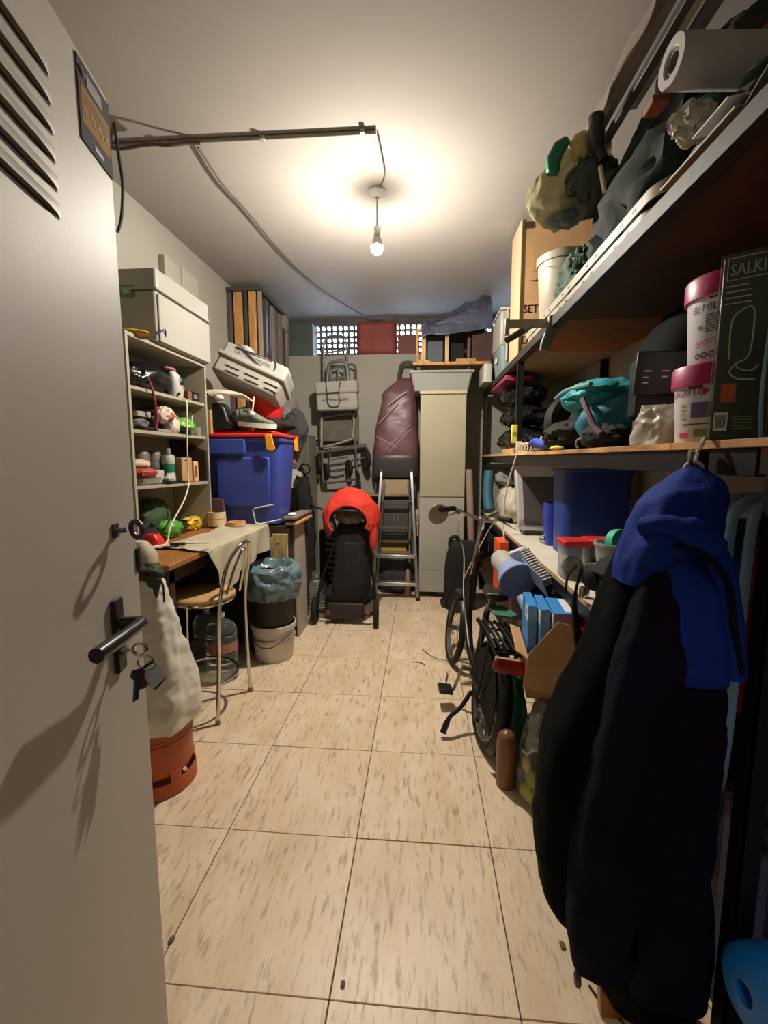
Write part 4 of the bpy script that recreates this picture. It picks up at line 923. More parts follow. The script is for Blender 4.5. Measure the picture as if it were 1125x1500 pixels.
P(MB().tube([(-1.01, 4.84, 2.12), (-1.0, 4.84, 2.35), (-.96, 4.83, 2.44), (-.82, 4.83, 2.45), (-.79, 4.84, 2.36), (-.78, 4.84, 2.12)], .019, 8, k=4), 'outer_loop', mat('slate_grey_tube', (98, 100, 102), .5, .2), ht2)
P(MB().tube([(-.97, 4.84, 2.12), (-.96, 4.84, 2.36), (-.83, 4.84, 2.38), (-.82, 4.84, 2.12)], .011, 8, k=3).tube([(-.98, 4.84, 2.27), (-.80, 4.84, 2.29)], .016, 8).tube([(-.895, 4.85, 2.12), (-.89, 4.85, 2.42)], .009, 8), 'inner_loop', mat('slate_grey_tube', (98, 100, 102)), ht2)
P(MB().tube([(-.80, 4.85, 2.42), (-.73, 4.85, 2.42), (-.70, 4.85, 2.37), (-.70, 4.85, 2.15)], .011, 8, k=4), 'side_hook', RT, ht2)
fbk = T('foam_box', 'white foam box with cord handle hung on the trolleys at the back wall', 'box', (-.88, 4.75, 1.93))
FM = Matrix.Translation((-.88, 4.74, 2.08)) @ Matrix.Rotation(radians(-2), 4, 'Y')
P(MB().box(-.215, .215, -.07, .07, -.15, .02).box(-.222, .222, -.078, .078, .02, .145).xf(FM), 'body', FOAM, fbk, bev=.02)
P(MB().box(.04, .21, -.074, -.06, -.125, -.10).xf(FM), 'ledge', FOAM, fbk, bev=.005)
P(lettering(MB(), 'La Menorquina', .05, lambda u, v: FM @ V((-.15 + u * .9, -.0745, -.055 + v)), bold=.002), 'lettering', mat('faded_blue_ink', (104, 108, 128), .8), fbk)
P(MB().tube([FM @ V(p) for p in ((-.10, -.085, .14), (-.095, -.09, .06), (-.09, -.085, -.07), (-.06, -.085, -.112), (0, -.085, -.115), (.03, -.085, -.08), (.03, -.085, .03), (.045, -.088, .10), (.055, -.085, .14))], .0055, 6, k=4).tube([FM @ V((-.085, -.088, .025)), FM @ V((.03, -.088, .03))], .004, 6), 'cord', ROPE, fbk)
O(MB().tube([(-.70, 4.885, 1.30), (-.685, 4.85, 1.255), (-.665, 4.82, 1.16), (-.64, 4.72, .95)], [.012] * 5 + [.02] * 5 + [.016] * 9, 8, k=6), 'strap', BLK, 'black strap dangling from the hand trolley above the pushchair', 'strap')
O(MB().tube([(-1.13, 4.92, 1.63), (-1.2, 4.93, 1.63)], .012, 8), 'peg', DARKS, 'dark peg in the back wall left of the hand trolley', 'peg')

# plaid shopping trolley
sp_ = T('shopping_trolley', 'burgundy plaid shopping trolley bag hanging on the back wall', 'trolley', (-.27, 4.8, 1.0))
P(MB().loft([(1.26, -.51, -.035, 4.84, .09), (1.32, -.52, -.03, 4.83, .10), (1.50, -.515, -.03, 4.83, .11), (1.76, -.48, -.05, 4.84, .11), (2.0, -.43, -.06, 4.85, .10), (2.12, -.41, -.07, 4.86, .085), (2.22, -.30, -.08, 4.88, .06), (2.28, -.24, -.10, 4.89, .03)], 40, 42, fold=.03, kf=5, seed=6, pw=.6).crumple(.010, 7, 22), 'bag', PLAID, sp_)
P(MB().loft([(1.235, -.51, -.03, 4.835, .10), (1.3, -.525, -.025, 4.825, .112), (1.44, -.52, -.026, 4.82, .115), (1.49, -.505, -.04, 4.83, .10)], 36, 14, fold=.02, pw=.6), 'base_pocket', mat('dark_grey_vinyl', (62, 58, 58), .4), sp_)
q = MB()
def front(x, z): 
    return V((x, 4.842 - .128 + .06 * abs((x + .27) / .26) ** 4 + .02 * max(0, (z - 1.9)), z))
for (x0, z0, x1, z1) in ((-.38, 1.52, -.12, 1.78), (-.34, 1.50, -.10, 1.74), (-.46, 1.78, -.24, 2.0), (-.20, 1.52, -.19, 2.05), (-.47, 1.66, -.25, 1.55), (-.35, 1.98, -.16, 2.12)):
    q.sheet(lambda a, b, x0=x0, z0=z0, x1=x1, z1=z1: front(x0 + (x1 - x0) * a, z0 + (z1 - z0) * a + .012 * (b - .5)), 8, 1, (0, .004, 0))
P(q, 'plaid_lines', PLAIDL, sp_)
P(MB().tube([(-.44, 4.77, 1.40), (-.20, 4.705, 1.405)], .004, 6), 'zip', CHR, sp_)
P(MB().tube([(-.25, 4.90, 2.24), (-.235, 4.89, 2.36), (-.19, 4.87, 2.435), (-.03, 4.87, 2.41), (.0, 4.88, 2.33), (-.02, 4.9, 2.2)], .018, 8, k=5), 'handle', mat('brown_grip', (66, 58, 54), .6), sp_)
P(MB().tube([(-.47, 4.88, 1.45), (-.485, 4.86, 1.2), (-.49, 4.84, 1.06), (-.45, 4.83, 1.02), (-.10, 4.83, 1.01), (-.065, 4.84, 1.06), (-.07, 4.86, 1.3)], .011, 8, k=5), 'frame', RT, sp_)
P(MB().tube([(-.45, 4.86, 1.205), (-.15, 4.86, 1.20)], .012, 8), 'axle', RT, sp_)
wheel(sp_, -.15, 4.83, 1.14, .09, ax=(1, .3, 0), w=.018, rim=RUBG)

# open shelf behind the ladder with its contents
bs_ = T('low_shelf', 'low wooden shelf unit behind the ladder', 'shelf', (-.25, 4.75, 0))
LW = mat('greyed_shelf_wood', (138, 124, 104), .7, var=.15, vscale=6)
P(MB().box(-.58, -.56, 4.74, 4.98, 0, 1.05), 'side_panel', LW, bs_, bev=.002)
P(MB().box(-.125, -.105, 4.74, 4.98, 0, 1.05), 'side_panel', LW, bs_, bev=.002)
for z in (.04, .41, 1.03): P(MB().box(-.56, -.125, 4.75, 4.97, z, z + .02), 'board', LW, bs_, bev=.002)
O(MB().box(-.43, -.13, 4.75, 4.77, 1.051, 1.21), 'wall_panel', mat('pinkish_board', (168, 146, 116), .7), 'pinkish board standing on edge behind the ladder top', 'board', bev=.002)
bx_ = T('grey_case', 'dark grey case with a round emblem behind the ladder rails', 'case', (-.25, 4.6, .7))
P(MB().box(-.435, -.13, 4.77, 4.90, .63, .965), 'body', mat('charcoal_case', (76, 70, 68), .6), bx_, bev=.012)
P(MB().box(-.425, -.14, 4.76, 4.89, .573, .63), 'base', BLK, bx_, bev=.006)
P(MB().torus((-.265, 4.7685, .80), .028, .004, axis=(0, 1, 0), n=24), 'emblem', GREYP, bx_)
q = MB()
for z in (.92, .88, .84, .75, .70): P(MB().box(-.42, -.145, 4.7675, 4.77, z, z + .003), 'ridge', GREYP, bx_)
for k, (z0, z1, mm, lb) in enumerate(((.523, .572, mat('brown_tin', (110, 80, 56), .6), 'brown box third in the pile behind the ladder'), (.476, .522, mat('olive_tin', (96, 84, 50), .6), 'olive box second in the pile behind the ladder'), (.431, .475, mat('mustard_print', (186, 160, 76), .6), 'mustard yellow box lowest in the pile behind the ladder'))):
    O(MB().box(-.53, -.13 - .01 * k, 4.78, 4.90, z0, z1), 'flat_box', mm, lb, 'box', 'flat boxes behind the ladder', bev=.003)
O(MB().box(-.10, -.018, 4.78, 4.9, 0, .60), 'narrow_box', DKWOOD, 'narrow dark brown box standing between the low shelf and the cabinet', 'box', bev=.003)
for k in range(5):
    O(MB().box(-.095 + .004 * (k % 2), -.02, 4.785, 4.88, .601 + .056 * k, .654 + .056 * k), 'small_packet', (CARD if k % 2 else mat('cream_paper', (206, 188, 156))), ['lowest', 'second', 'middle', 'fourth', 'topmost'][k] + ' packet in the little stack right of the ladder', 'packet', 'packets stacked beside the ladder', bev=.003)
O(MB().blob((-.255, 4.64, .19), (.18, .055, .19), 91, .2, 2.2, n=40, flat=-.98).crumple(.014, 9, 19), 'dark_bag', mat('dark_mauve_film', (62, 58, 62), .5, bump=.3, bscale=16), 'dark bag on the floor behind the low ladder steps', 'bag')
O(MB().lathe([(0, 0), (.03, 0), (.032, .12), (.02, .28), (0, .29)], (-.13, 4.545, 0), 16), 'bottle', mat('tan_bottle', (168, 132, 106), .5), 'tan bottle standing behind the right ladder rail', 'bottle')

# aluminium step ladder
la = T('step_ladder', 'aluminium step ladder leaning in front of the back wall', 'ladder', (-.25, 4.5, 0))
for sx, xb, xt in ((0, -.485, -.415), (1, -.02, -.10)):
    P(MB().prism([(-.014, -.026), (.014, -.026), (.014, .026), (-.014, .026)], (xb, 4.43, 0), (1, 0, 0), (0, 1, 0), (xt - xb, .28, 1.29)), 'rail', ALU, la, bev=.003)
    P(MB().cyl((xt, 4.70, 1.25), (xt, 4.715, 1.31), .022, .02, 12), 'rail_cap', mat('dark_ladder_cap', (80, 74, 70), .5), la)
    P(MB().box(xb - .02, xb + .02, 4.40, 4.47, 0, .035), 'rubber_foot', BLK, la, bev=.004)
    P(MB().tube([(xb + (.02 if sx == 0 else -.02), 4.60, .0), (xt + (.03 if sx == 0 else -.03), 4.70, 1.2)], .01, 8), 'rear_rail', ALU, la)
for k in range(4):
    f_ = (.165 + .275 * k) / 1.29
    x0 = -.485 + .07 * f_; x1 = -.02 - .08 * f_; y = 4.43 + .28 * f_; z = .165 + .275 * k
    if k < 2:
        P(MB().box(x0, x1, y - .05, y + .04, z - .022, z + .016), 'step', ALU, la, bev=.004)
    else:
        P(MB().box(x0, x1, y - .012, y + .02, z - .012, z + .008), 'step', mat('dark_ladder_cap', (80, 74, 70)), la, bev=.003)

# tall cabinet with clear tub on top
cab = T('tall_cabinet', 'tall narrow cream cabinet with a lighter lower door', 'cabinet', (.2, 4.75, 0))
P(MB().box(-.012, .435, 4.54, 4.985, .06, 2.06), 'body', CREAMC, cab, bev=.003)
P(MB().box(.16, .42, 4.56, 4.98, 0, .06), 'plinth', BLK, cab)
P(MB().box(-.012, .435, 4.515, 4.538, 1.05, 2.055), 'door', CREAMC, cab, bev=.003)
P(MB().box(-.012, .435, 4.515, 4.538, .065, 1.042), 'door', CABW, cab, bev=.003, label='lighter lower door')
P(MB().box(.0, .42, 4.512, 4.516, .30, .304), 'scuff_line', mat('scuff_grey', (168, 164, 150), .8), cab)
P(MB().box(-.02, .44, 4.50, 4.985, 2.06, 2.09), 'top_board', mat('cabinet_top', (186, 174, 142), .6), cab, bev=.004)
tbx = T('clear_tub', 'clear lidded storage tub on top of the tall cream cabinet', 'tub', (.19, 4.72, 2.09))
P(MB().tub(-.11, .49, 4.50, 4.95, 2.092, 2.26, .004, tx=.035, ty=.03, r=.03), 'body', FROST, tbx)
P(MB().box(-.125, .505, 4.485, 4.965, 2.26, 2.285), 'lid', FROST, tbx, bev=.006)
O(MB().blob((.18, 4.72, 2.16), (.2, .15, .055), 93, .2, 2, flat=-.9), 'cloth', mat('pale_grey_cloth', (158, 154, 146), .9), 'pale grey cloth folded inside the clear tub', 'cloth')
ut = T('upturned_table', 'small wooden table upturned on the clear tub with its legs in the air', 'table', (.32, 4.72, 2.29))
P(MB().box(-.09, .74, 4.50, 4.95, 2.335, 2.362), 'tabletop', TAN, ut, bev=.003)
P(MB().box(-.05, .08, 4.53, 4.58, 2.362, 2.385).box(.33, .52, 4.55, 4.62, 2.362, 2.40), 'cleat', TAN, ut, bev=.003)
P(MB().box(-.05, -.02, 4.55, 4.9, 2.287, 2.335).box(.44, .47, 4.55, 4.9, 2.287, 2.335), 'batten', DKWOOD, ut)
for x, y, w, mm in ((-.06, 4.58, .025, TAN), (-.01, 4.62, .045, PINE), (.225, 4.60, .035, PINE), (.445, 4.64, .03, mat('brown_leg_wood', (98, 70, 58), .6))):
    P(MB().box(x, x + w, y, y + w, 2.362, 2.68 if x < .3 else 2.62), 'leg', mm, ut, bev=.003)
P(MB().box(-.06, .06, 4.58, 4.62, 2.675, 2.70), 'rail', TAN, ut, bev=.003)
O(MB().box(.05, .21, 4.66, 4.85, 2.363, 2.60), 'dark_crate', mat('slate_box', (70, 76, 86), .6), 'slate grey box standing between the upturned table legs', 'box', bev=.01)
O(MB().box(.49, .71, 4.66, 4.9, 2.363, 2.68), 'brown_box', mat('dark_red_brown_box', (72, 48, 44), .7, var=.15), 'dark red brown box at the right end of the upturned table', 'box', bev=.005)
O(MB().box(.28, .42, 4.68, 4.86, 2.363, 2.58), 'dark_box', BLKM, 'black box in the middle of the upturned table', 'box', bev=.01)
def tarp(u, v):
    x = -.01 + .68 * u
    base = 2.70 + .06 * u
    n_ = noise.noise(V((u * 4, v * 5, 3)))
    z = base + (.06 + .10 * u + .10 * max(0, sin(pi * (u * 1.25 - .35)))) * sin(pi * v) + .035 * n_ - (.05 if v < .06 else 0)
    if u > .85: z += .10 * sin(pi * v)
    return V((x + .02 * n_, 4.54 + .36 * v, z - .03 * (1 - v) ** 3))
tp = T('tarpaulin', 'crumpled blue grey tarpaulin heaped over the upturned table', 'tarpaulin', (.33, 4.7, 2.7))
P(MB().sheet(tarp, 60, 36, (0, 0, -.012)).crumple(.014, 9, 21), 'sheet', TARP, tp)
P(MB().loft([(2.71, .12, .62, 4.72, .10), (2.74, .05, .64, 4.70, .14), (2.80, .20, .66, 4.70, .13), (2.88, .40, .66, 4.70, .10), (2.955, .50, .60, 4.70, .06)], 56, 40, fold=.10, kf=5, seed=2).crumple(.022, 8, 20), 'bundle', TARP, tp)

# things on the deep ledge before the pierced screen
LG = 2.556
O(MB().box(-1.72, -1.215, 5.08, 5.30, LG, 2.925), 'green_box', mat('dark_grey_green_box', (72, 82, 76), .7, var=.1), 'dark grey green box on the window ledge at the far left', 'box', bev=.006)
rs = T('red_suitcase', 'brick red suitcase on the window ledge left of centre', 'suitcase', (-.5, 5.2, LG))
P(MB().box(-.73, -.285, 5.07, 5.27, LG + .01, 2.935), 'body', SUITR, rs, bev=.05)
P(MB().box(-.735, -.28, 5.155, 5.175, LG + .02, 2.925), 'zip_band', mat('dark_zip', (70, 34, 32), .6), rs, bev=.03)
P(MB().tube([(-.58, 5.17, 2.93), (-.56, 5.17, 2.955), (-.46, 5.17, 2.955), (-.44, 5.17, 2.93)], .008, 8), 'handle', DKWOOD, rs)
for x in (-.68, -.34): P(MB().cyl((x, 5.12, LG + .012), (x + .03, 5.12, LG + .012), .012, n=10), 'foot', BLK, rs)
O(MB().box(-.27, -.03, 5.08, 5.25, LG, 2.77), 'brown_box', mat('dull_brown_box', (106, 72, 62), .8, var=.1), 'dull red brown box on the ledge right of the red suitcase', 'box', bev=.005)
O(MB().box(.0, .70, 5.10, 5.30, LG, 2.86).box(.2, .55, 5.10, 5.30, 2.86, 2.90), 'brown_box', DKWOOD, 'dark box on the ledge behind the upturned table', 'box', bev=.005)

# black trolley suitcase and cardboard pole beside the tall cabinet
sc = T('trolley_bag', 'black wheeled bag standing beside the tall cream cabinet', 'suitcase', (.4, 4.2, 0))
P(MB().loft([(.06, .235, .52, 4.21, .09), (.2, .225, .53, 4.21, .11), (.45, .235, .54, 4.21, .11), (.60, .27, .54, 4.21, .09), (.66, .29, .50, 4.21, .06)], 28, 22, fold=.04, kf=4, pw=.5, seed=8), 'body', BLKM, sc)
P(MB().loft([(.12, .25, .44, 4.10, .03), (.25, .245, .45, 4.09, .04), (.36, .27, .43, 4.10, .03)], 22, 10, pw=.5), 'pocket', BLKM, sc)
P(MB().tube([(.28, 4.20, .60), (.285, 4.2, .68), (.34, 4.2, .70), (.37, 4.2, .64)], .018, 8, k=4), 'handle', BLK, sc)
wheel(sc, .32, 4.09, .062, .062, ax=(.5, 1, 0), w=.016, rim=RUBG)
wheel(sc, .235, 4.22, .05, .05, ax=(.8, .6, 0), w=.014, rim=RUBG)
O(MB().tube([(.50, 4.25, .01), (.49, 4.28, .6), (.455, 4.33, 1.33)], .034, 14), 'cardboard_tube', mat('grey_brown_tube_card', (142, 122, 106), .7), 'tall brown cardboard tube leaning behind the black wheeled bag', 'tube')
# ================================================================ RIGHT: STEEL RACK
rk = T('steel_rack', 'tall dark steel rack with wooden shelves along the right wall', 'shelf', (.93, 2.9, 0))
for y, x, z0 in ((.868, .65, 0), (.868, 1.2, 0), (3.19, .65, 1.471), (3.19, 1.2, 0), (4.86, .65, 0), (4.86, 1.2, 0)):
    P(MB().box(x, x + .005, y, y + .038, z0, 2.09).box(x, x + .038, y, y + .005, z0, 2.09), 'post', DARKS, rk)
# top shelf: three boards under a galvanised edge rail
for y0, y1, mm in ((.84, 2.33, CHIP), (2.335, 3.0, mat('warm_brown_board', (122, 74, 44), .7, var=.15, vscale=8)), (3.005, 4.9, GREYB)):
    P(MB().box(.655, 1.235, y0, y1, 2.10, 2.125), 'top_board', mm, rk, bev=.001)
P(MB().box(.640, .652, .84, 4.9, 2.082, 2.13).box(.652, .69, .84, 4.9, 2.082, 2.086), 'edge_rail', mat('worn_galvanised_rail', (44, 41, 37), .6, .15, var=.3, vscale=14), rk, bev=.001)
# middle shelf of planks
for y0, y1, mm in ((.84, 1.22, mat('plank_worn', (174, 126, 76), .75, var=.3, vscale=6, stretch=(6, 1, 6))), (1.222, 1.9, PLANKW), (1.902, 2.62, PLANKW), (2.622, 3.3, mat('plank_pale', (206, 164, 108), .7, var=.25, vscale=6, stretch=(6, 1, 6))), (3.302, 4.85, PINE)):
    P(MB().box(.640, 1.235, y0, y1, 1.452, 1.470), 'plank', mm, rk, bev=.0015)
P(MB().box(.648, .656, .93, 4.9, 1.395, 1.451).box(.656, .69, .93, 4.9, 1.395, 1.399), 'beam', DARKS, rk, bev=.001)
# lower white shelf
P(MB().box(.645, 1.235, 1.36, 4.85, .862, .88), 'white_board', mat('white_laminate', (214, 208, 190), .5, var=.05), rk, bev=.001)
P(MB().box(.640, .646, 1.36, 4.85, .862, .88), 'raw_edge', mat('chipboard_edge', (176, 146, 106), .8, var=.2, vscale=30), rk)
P(MB().box(.650, .658, .95, 4.9, .80, .861), 'beam', DARKS, rk, bev=.001)
P(MB().box(.545, 1.235, 1.37, 4.85, .395, .42), 'bottom_board', DKWOOD, rk, bev=.002)
P(MB().box(.555, .60, 2.9, 2.94, 0, .395).box(.555, .60, 1.5, 1.54, 0, .395), 'bottom_leg', DARKS, rk)

# ---- middle shelf contents
z = 1.4715
def bucket(name, x, y, z, r, h, label):
    t = T(name, label, 'bucket', (x, y, z), None)
    P(MB().lathe([(0, 0), (r * .88, 0), (r * .90, .004), (r, h - .045), (r, h - .04), (0, h - .04)], (x, y, z), 40), 'body', BUCKW, t)
    P(MB().lathe([(r, h - .05), (r * 1.075, h - .052), (r * 1.085, h - .006), (r * 1.05, h), (r * .97, h), (r * .95, h - .008), (0, h - .008)], (x, y, z), 40), 'lid', MAG, t)
    return t
def wrapfn(x, y, z, r0, r1, h, a0):
    # u along the wall (metres, growing to the right as seen from the aisle), v height
    def fn(u, v):
        r = (r0 + (r1 - r0) * v / h) + .0012; a = radians(a0) + u / r
        return V((x + r * cos(a), y + r * sin(a), z + v))
    return fn
B1 = (.775, 1.27, z); r = .098; h = .195
b2 = bucket('paint_bucket', .775, 1.27, z, r, h, 'white bucket with magenta lid standing on the plank, lower of two')
f2 = wrapfn(.775, 1.27, z, r * .90, r, h - .045, 225)
P(lettering(MB(), 'EL MILAGRITO', .026, lambda u, v: f2(u - .168, v + .118)), 'lettering', mat('plum_ink', (120, 26, 70), .6), b2)
P(rect(f2, -.045, -.01, .135, .142, 4), 'printed_bar', mat('plum_ink', (120, 26, 70)), b2)
q = MB()
hx, hz = -.004, .126
q.add([f2(hx + .010 * x_, hz + .010 * y_) for x_, y_ in ((0, -1), (.9, .1), (.75, .8), (.3, .85), (0, .5), (-.3, .85), (-.75, .8), (-.9, .1))], [tuple(range(8))])
P(q, 'heart', INKR, b2)
P(rect(f2, -.035, .015, .062, .10, 5), 'violet_panel', mat('violet_grey_print', (104, 92, 140), .6), b2)
q = MB(); q3 = MB()
for k in range(4): q.grid(lambda a, b, k=k: f2(-.068 + .014 * a, .060 + .011 * k + .007 * b), 2, 1)
P(q, 'icons', mat('yellow_green_print', (176, 176, 96), .6), b2)
P(rect(f2, -.06, .01, .045, .048, 5), 'line', mat('plum_ink', (120, 26, 70)), b2)
P(rect(f2, -.068, -.04, .012, .025, 3), 'red_badge', INKR, b2)
P(rect(f2, -.025, .005, .014, .034, 3), 'green_badge', INKGN, b2)
b1 = bucket('paint_bucket', .79, 1.265, z + .196, r, .215, 'white bucket with magenta lid stacked on the lower bucket')
h1 = .215
f1 = wrapfn(.79, 1.265, z + .196, r * .90, r, h1 - .045, 225)
P(lettering(MB(), 'EL MILAGRITO', .024, lambda u, v: f1(u - .075, v + .128)), 'lettering', INKV, b1)
P(rect(f1, -.03, .035, .155, .159, 5), 'violet_line', INKV, b1)
q = MB()
for k in range(7): q.grid(lambda a, b, k=k: f1(-.035 + .06 * a, .076 + .0065 * k + .0035 * b), 5, 1)
P(q, 'small_print', INKG, b1)
q = MB()
for k in range(4):
    ring = [(cos(t * pi / 8), sin(t * pi / 8)) for t in range(16)]
    vs = [f1(-.052 + .018 * k + .0075 * c_, .022 + .0075 * s_) for c_, s_ in ring] + [f1(-.052 + .018 * k + .0045 * c_, .022 + .0045 * s_) for c_, s_ in ring]
    q.add(vs, [(i, (i + 1) % 16, 16 + (i + 1) % 16, 16 + i) for i in range(16)])
P(q, 'ring_icons', INKK, b1)
q = MB().grid(lambda a, b: f1(-.06 + .07 * a, .052 + .008 * a + .003 * b), 5, 1).grid(lambda a, b: f1(-.06 + .06 * a, .044 + .008 * a + .003 * b), 5, 1)
P(q, 'slogan', mat('pink_ink', (190, 110, 150), .6), b1)
ring = [(cos(t * pi / 6), sin(t * pi / 6)) for t in range(12)]
P(MB().add([f1(-.048 + .007 * c_, .09 + .006 * s_) for c_, s_ in ring], [tuple(range(12))]), 'round_mark', INKG, b1)

# olive display box with clear front film
sk_ = T('tool_pack', 'tall dark olive blister pack at the near end of the plank shelf', 'package', (.70, 1.0, z))
PX = Matrix.Translation((.632, 1.055, z)) @ Matrix.Rotation(radians(-34), 4, 'Z') @ Matrix.Rotation(radians(-3), 4, 'X')
P(MB().box(0, .092, 0, .06, 0, .385).xf(PX), 'carton', PACK, sk_, bev=.004)
P(MB().box(-.005, .097, -.004, .0, -.0005, .39).xf(PX), 'film', mat('clear_blister', (226, 230, 226), .06, trans=.95, ior=1.08, bump=.25, bscale=26), sk_, bev=.004)
fp = lambda u, v: PX @ V((u, -.0052, v))
P(lettering(MB(), 'SALKI', .036, lambda u, v: PX @ V((.012 + u * .66, -.0052, .342 + v)), bold=.001), 'lettering', INKL, sk_)
q = MB()
for (a, b, c, d) in ((.007, .085, .333, .335), (.007, .085, .378, .380), (.007, .009, .333, .380), (.083, .085, .333, .380)): q.grid(lambda i, j, a=a, b=b, c=c, d=d: fp(a + (b - a) * i, c + (d - c) * j), 1, 1)
P(q, 'name_frame', INKL, sk_)
q = MB()
for k, w in enumerate((.038, .044, .044, .044)): q.grid(lambda i, j, k=k, w=w: fp(.008 + w * i, .320 - .012 * k + .0025 * j), 1, 1)
P(q, 'bullet_lines', INKL, sk_)
q = MB().tube(cr([fp(.024, .17), fp(.022, .235), fp(.03, .262), (fp(.056, .272)), fp(.06, .22), fp(.055, .172), fp(.035, .158), fp(.026, .142), fp(.04, .128), fp(.07, .124)], 5), .0016, 6)
q.tube(cr([fp(.036, .155), fp(.045, .146), fp(.062, .142), fp(.074, .152)], 5), .0014, 6)
P(q, 'drawn_tool', INKL, sk_)
P(rect(fp, .014, .040, .078, .118), 'orange_text', INKO, sk_)
P(rect(fp, .006, .03, .018, .058), 'barcode_label', PAPER, sk_)
q = MB()
for k in range(8): q.grid(lambda i, j, k=k: V(fp(.009 + .0023 * k + .0012 * i, .024 + .028 * j)) + PX.to_3x3() @ V((0, -.0004, 0)), 1, 1)
P(q, 'barcode', INKK, sk_)
q = MB()
for k in range(5): q.grid(lambda i, j, k=k: fp(.038 + .034 * i, .022 + .006 * k + .0016 * j), 1, 1)
P(q, 'fine_print', INKGN, sk_)
P(MB().tube([PX @ V((.088, -.006, .0)), PX @ V((.083, -.006, .10)), PX @ V((.087, -.006, .24)), PX @ V((.09, -.006, .385))], .004, 6, k=5), 'blue_seam', PACKB, sk_)

O(MB().loft([(z, .655, .80, 1.43, .09), (z + .05, .66, .79, 1.42, .075), (z + .09, .665, .77, 1.42, .05), (z + .115, .67, .755, 1.42, .02)], 60, 40, fold=.12, kf=5, seed=5).crumple(.010, 14, 26), 'plastic_bag', mat('milky_film', (206, 198, 180), .4, trans=.25, bump=.45, bscale=18), 'milky crumpled plastic bag between the buckets and the teal bag', 'bag')
dm = T('dark_chair_shell', 'large black rounded shell standing behind the buckets', 'shell', (.98, 1.72, z))
P(MB().loft([(z, .80, 1.22, 1.86, .24), (z + .18, .79, 1.22, 1.86, .26), (z + .34, .82, 1.22, 1.82, .24), (z + .46, .88, 1.21, 1.78, .19), (z + .54, .97, 1.19, 1.76, .12), (z + .57, 1.03, 1.15, 1.75, .06)], 40, 26, pw=.75), 'shell', mat('black_shell', (9, 9, 9), .8, spec=.1), dm)
bb_ = T('black_case', 'black appliance with small white print in front of the rounded shell', 'appliance', (.76, 1.6, z))
P(MB().box(.69, .83, 1.54, 1.57, z + .165, z + .30).rot(-14, 'Z', (.76, 1.55, 0)).rot(3, 'Y', (.76, 0, z + .2)), 'panel', mat('black_gloss', (30, 29, 29), .35), bb_, bev=.003)
P(MB().box(.70, .84, 1.565, 1.70, z + .1, z + .29).rot(-14, 'Z', (.76, 1.55, 0)), 'body', BLK, bb_, bev=.006)
q = MB()
for (a, b, c) in ((.712, .735, .235), (.712, .728, .215), (.712, .728, .198), (.765, .785, .235), (.765, .782, .217)): q.box(a, b, 1.5375, 1.5385, z + c, z + c + .004)
P(q.rot(-14, 'Z', (.76, 1.55, 0)).rot(3, 'Y', (.76, 0, z + .2)), 'print', PAPER, bb_)
P(MB().box(.715, .80, 1.55, 1.68, z, z + .10).rot(-14, 'Z', (.76, 1.55, 0)), 'grey_foot', mat('grey_foot_plastic', (84, 80, 76), .5), bb_, bev=.006)
tl = T('teal_bag', 'teal sports bag slumped on the plank shelf', 'bag', (.80, 2.0, z))
P(MB().blob((.85, 2.0, z + .12), (.17, .21, .15), 95, .14, 1.8, n=48, flat=-.78).crumple(.012, 8, 27), 'body', mat('deep_teal_fabric', (24, 116, 140), .6, var=.2, vscale=5, bump=.25, bscale=40), tl)
P(MB().blob((.80, 2.08, z + .225), (.16, .24, .07), 96, .22, 2.2, n=48).crumple(.014, 9, 28), 'flap', TEAL, tl)
P(MB().tube([(.66, 1.94, z + .20), (.655, 1.86, z + .14), (.66, 1.80, z + .08), (.67, 1.75, z + .05)], .012, 8, k=4), 'strap', mat('mauve_strap', (92, 60, 68), .7), tl)
P(MB().tube([(.64, 2.25, z + .245), (.645, 2.12, z + .262), (.655, 1.96, z + .255), (.66, 1.86, z + .25)], .009, 8, k=4), 'piping', mat('grey_teal_piping', (88, 136, 140), .6), tl)
for (c, rr_, sd_, lb) in (((.80, 2.46, z + .075), (.14, .18, .075), 101, 'black bag lying beside the teal sports bag'), ((.72, 1.86, z + .045), (.075, .14, .045), 103, 'black pouch lying at the plank edge in front of the teal bag')):
    O(MB().blob(c, rr_, sd_, .28, 2.6, n=44, flat=-.95).crumple(.012, 10, sd_), 'black_bag', BLKM, lb, 'bag')
O(MB().blob((1.0, 2.6, z + .17), (.16, .30, .175), 106, .22, 2.4, n=44, flat=-.95).crumple(.02, 8, 52), 'black_bag', BLKM, 'large black filler bag added to darken the plank shelf behind the teal bag', 'bag')  # added dark filler, stands in for the shade on the back wall
rd = T('dark_roll', 'dark rolled tyre-like ring with grey face on the plank shelf', 'ring', (.85, 2.75, z))
P(MB().torus((.86, 2.78, z + .165), .115, .042, axis=(.5, -1, .12)), 'ring', TYRE, rd)
P(MB().cyl((.86, 2.79, z + .165), (.87, 2.765, z + .167), .085, n=24), 'face', mat('grey_face', (66, 64, 66), .6), rd)
P(MB().cyl((.835, 2.74, z + .16), (.833, 2.735, z + .16), .014, n=12), 'blue_mark', mat('blue_mark', (60, 110, 170), .5), rd)
sw = T('blue_sandal', 'blue strapped sandal lying at the plank shelf edge', 'shoe', (.70, 2.6, z))
P(MB().prism([(0, 0), (.02, .045), (.10, .05), (.22, .035), (.28, .02), (.28, -.01), (.2, -.03), (.05, -.04)], (.70, 2.82, z + .008), (.12, -.99, 0), (.99, .12, 0), (0, 0, .022)), 'sole', mat('grey_blue_sole', (112, 118, 122), .6), sw, bev=.006)
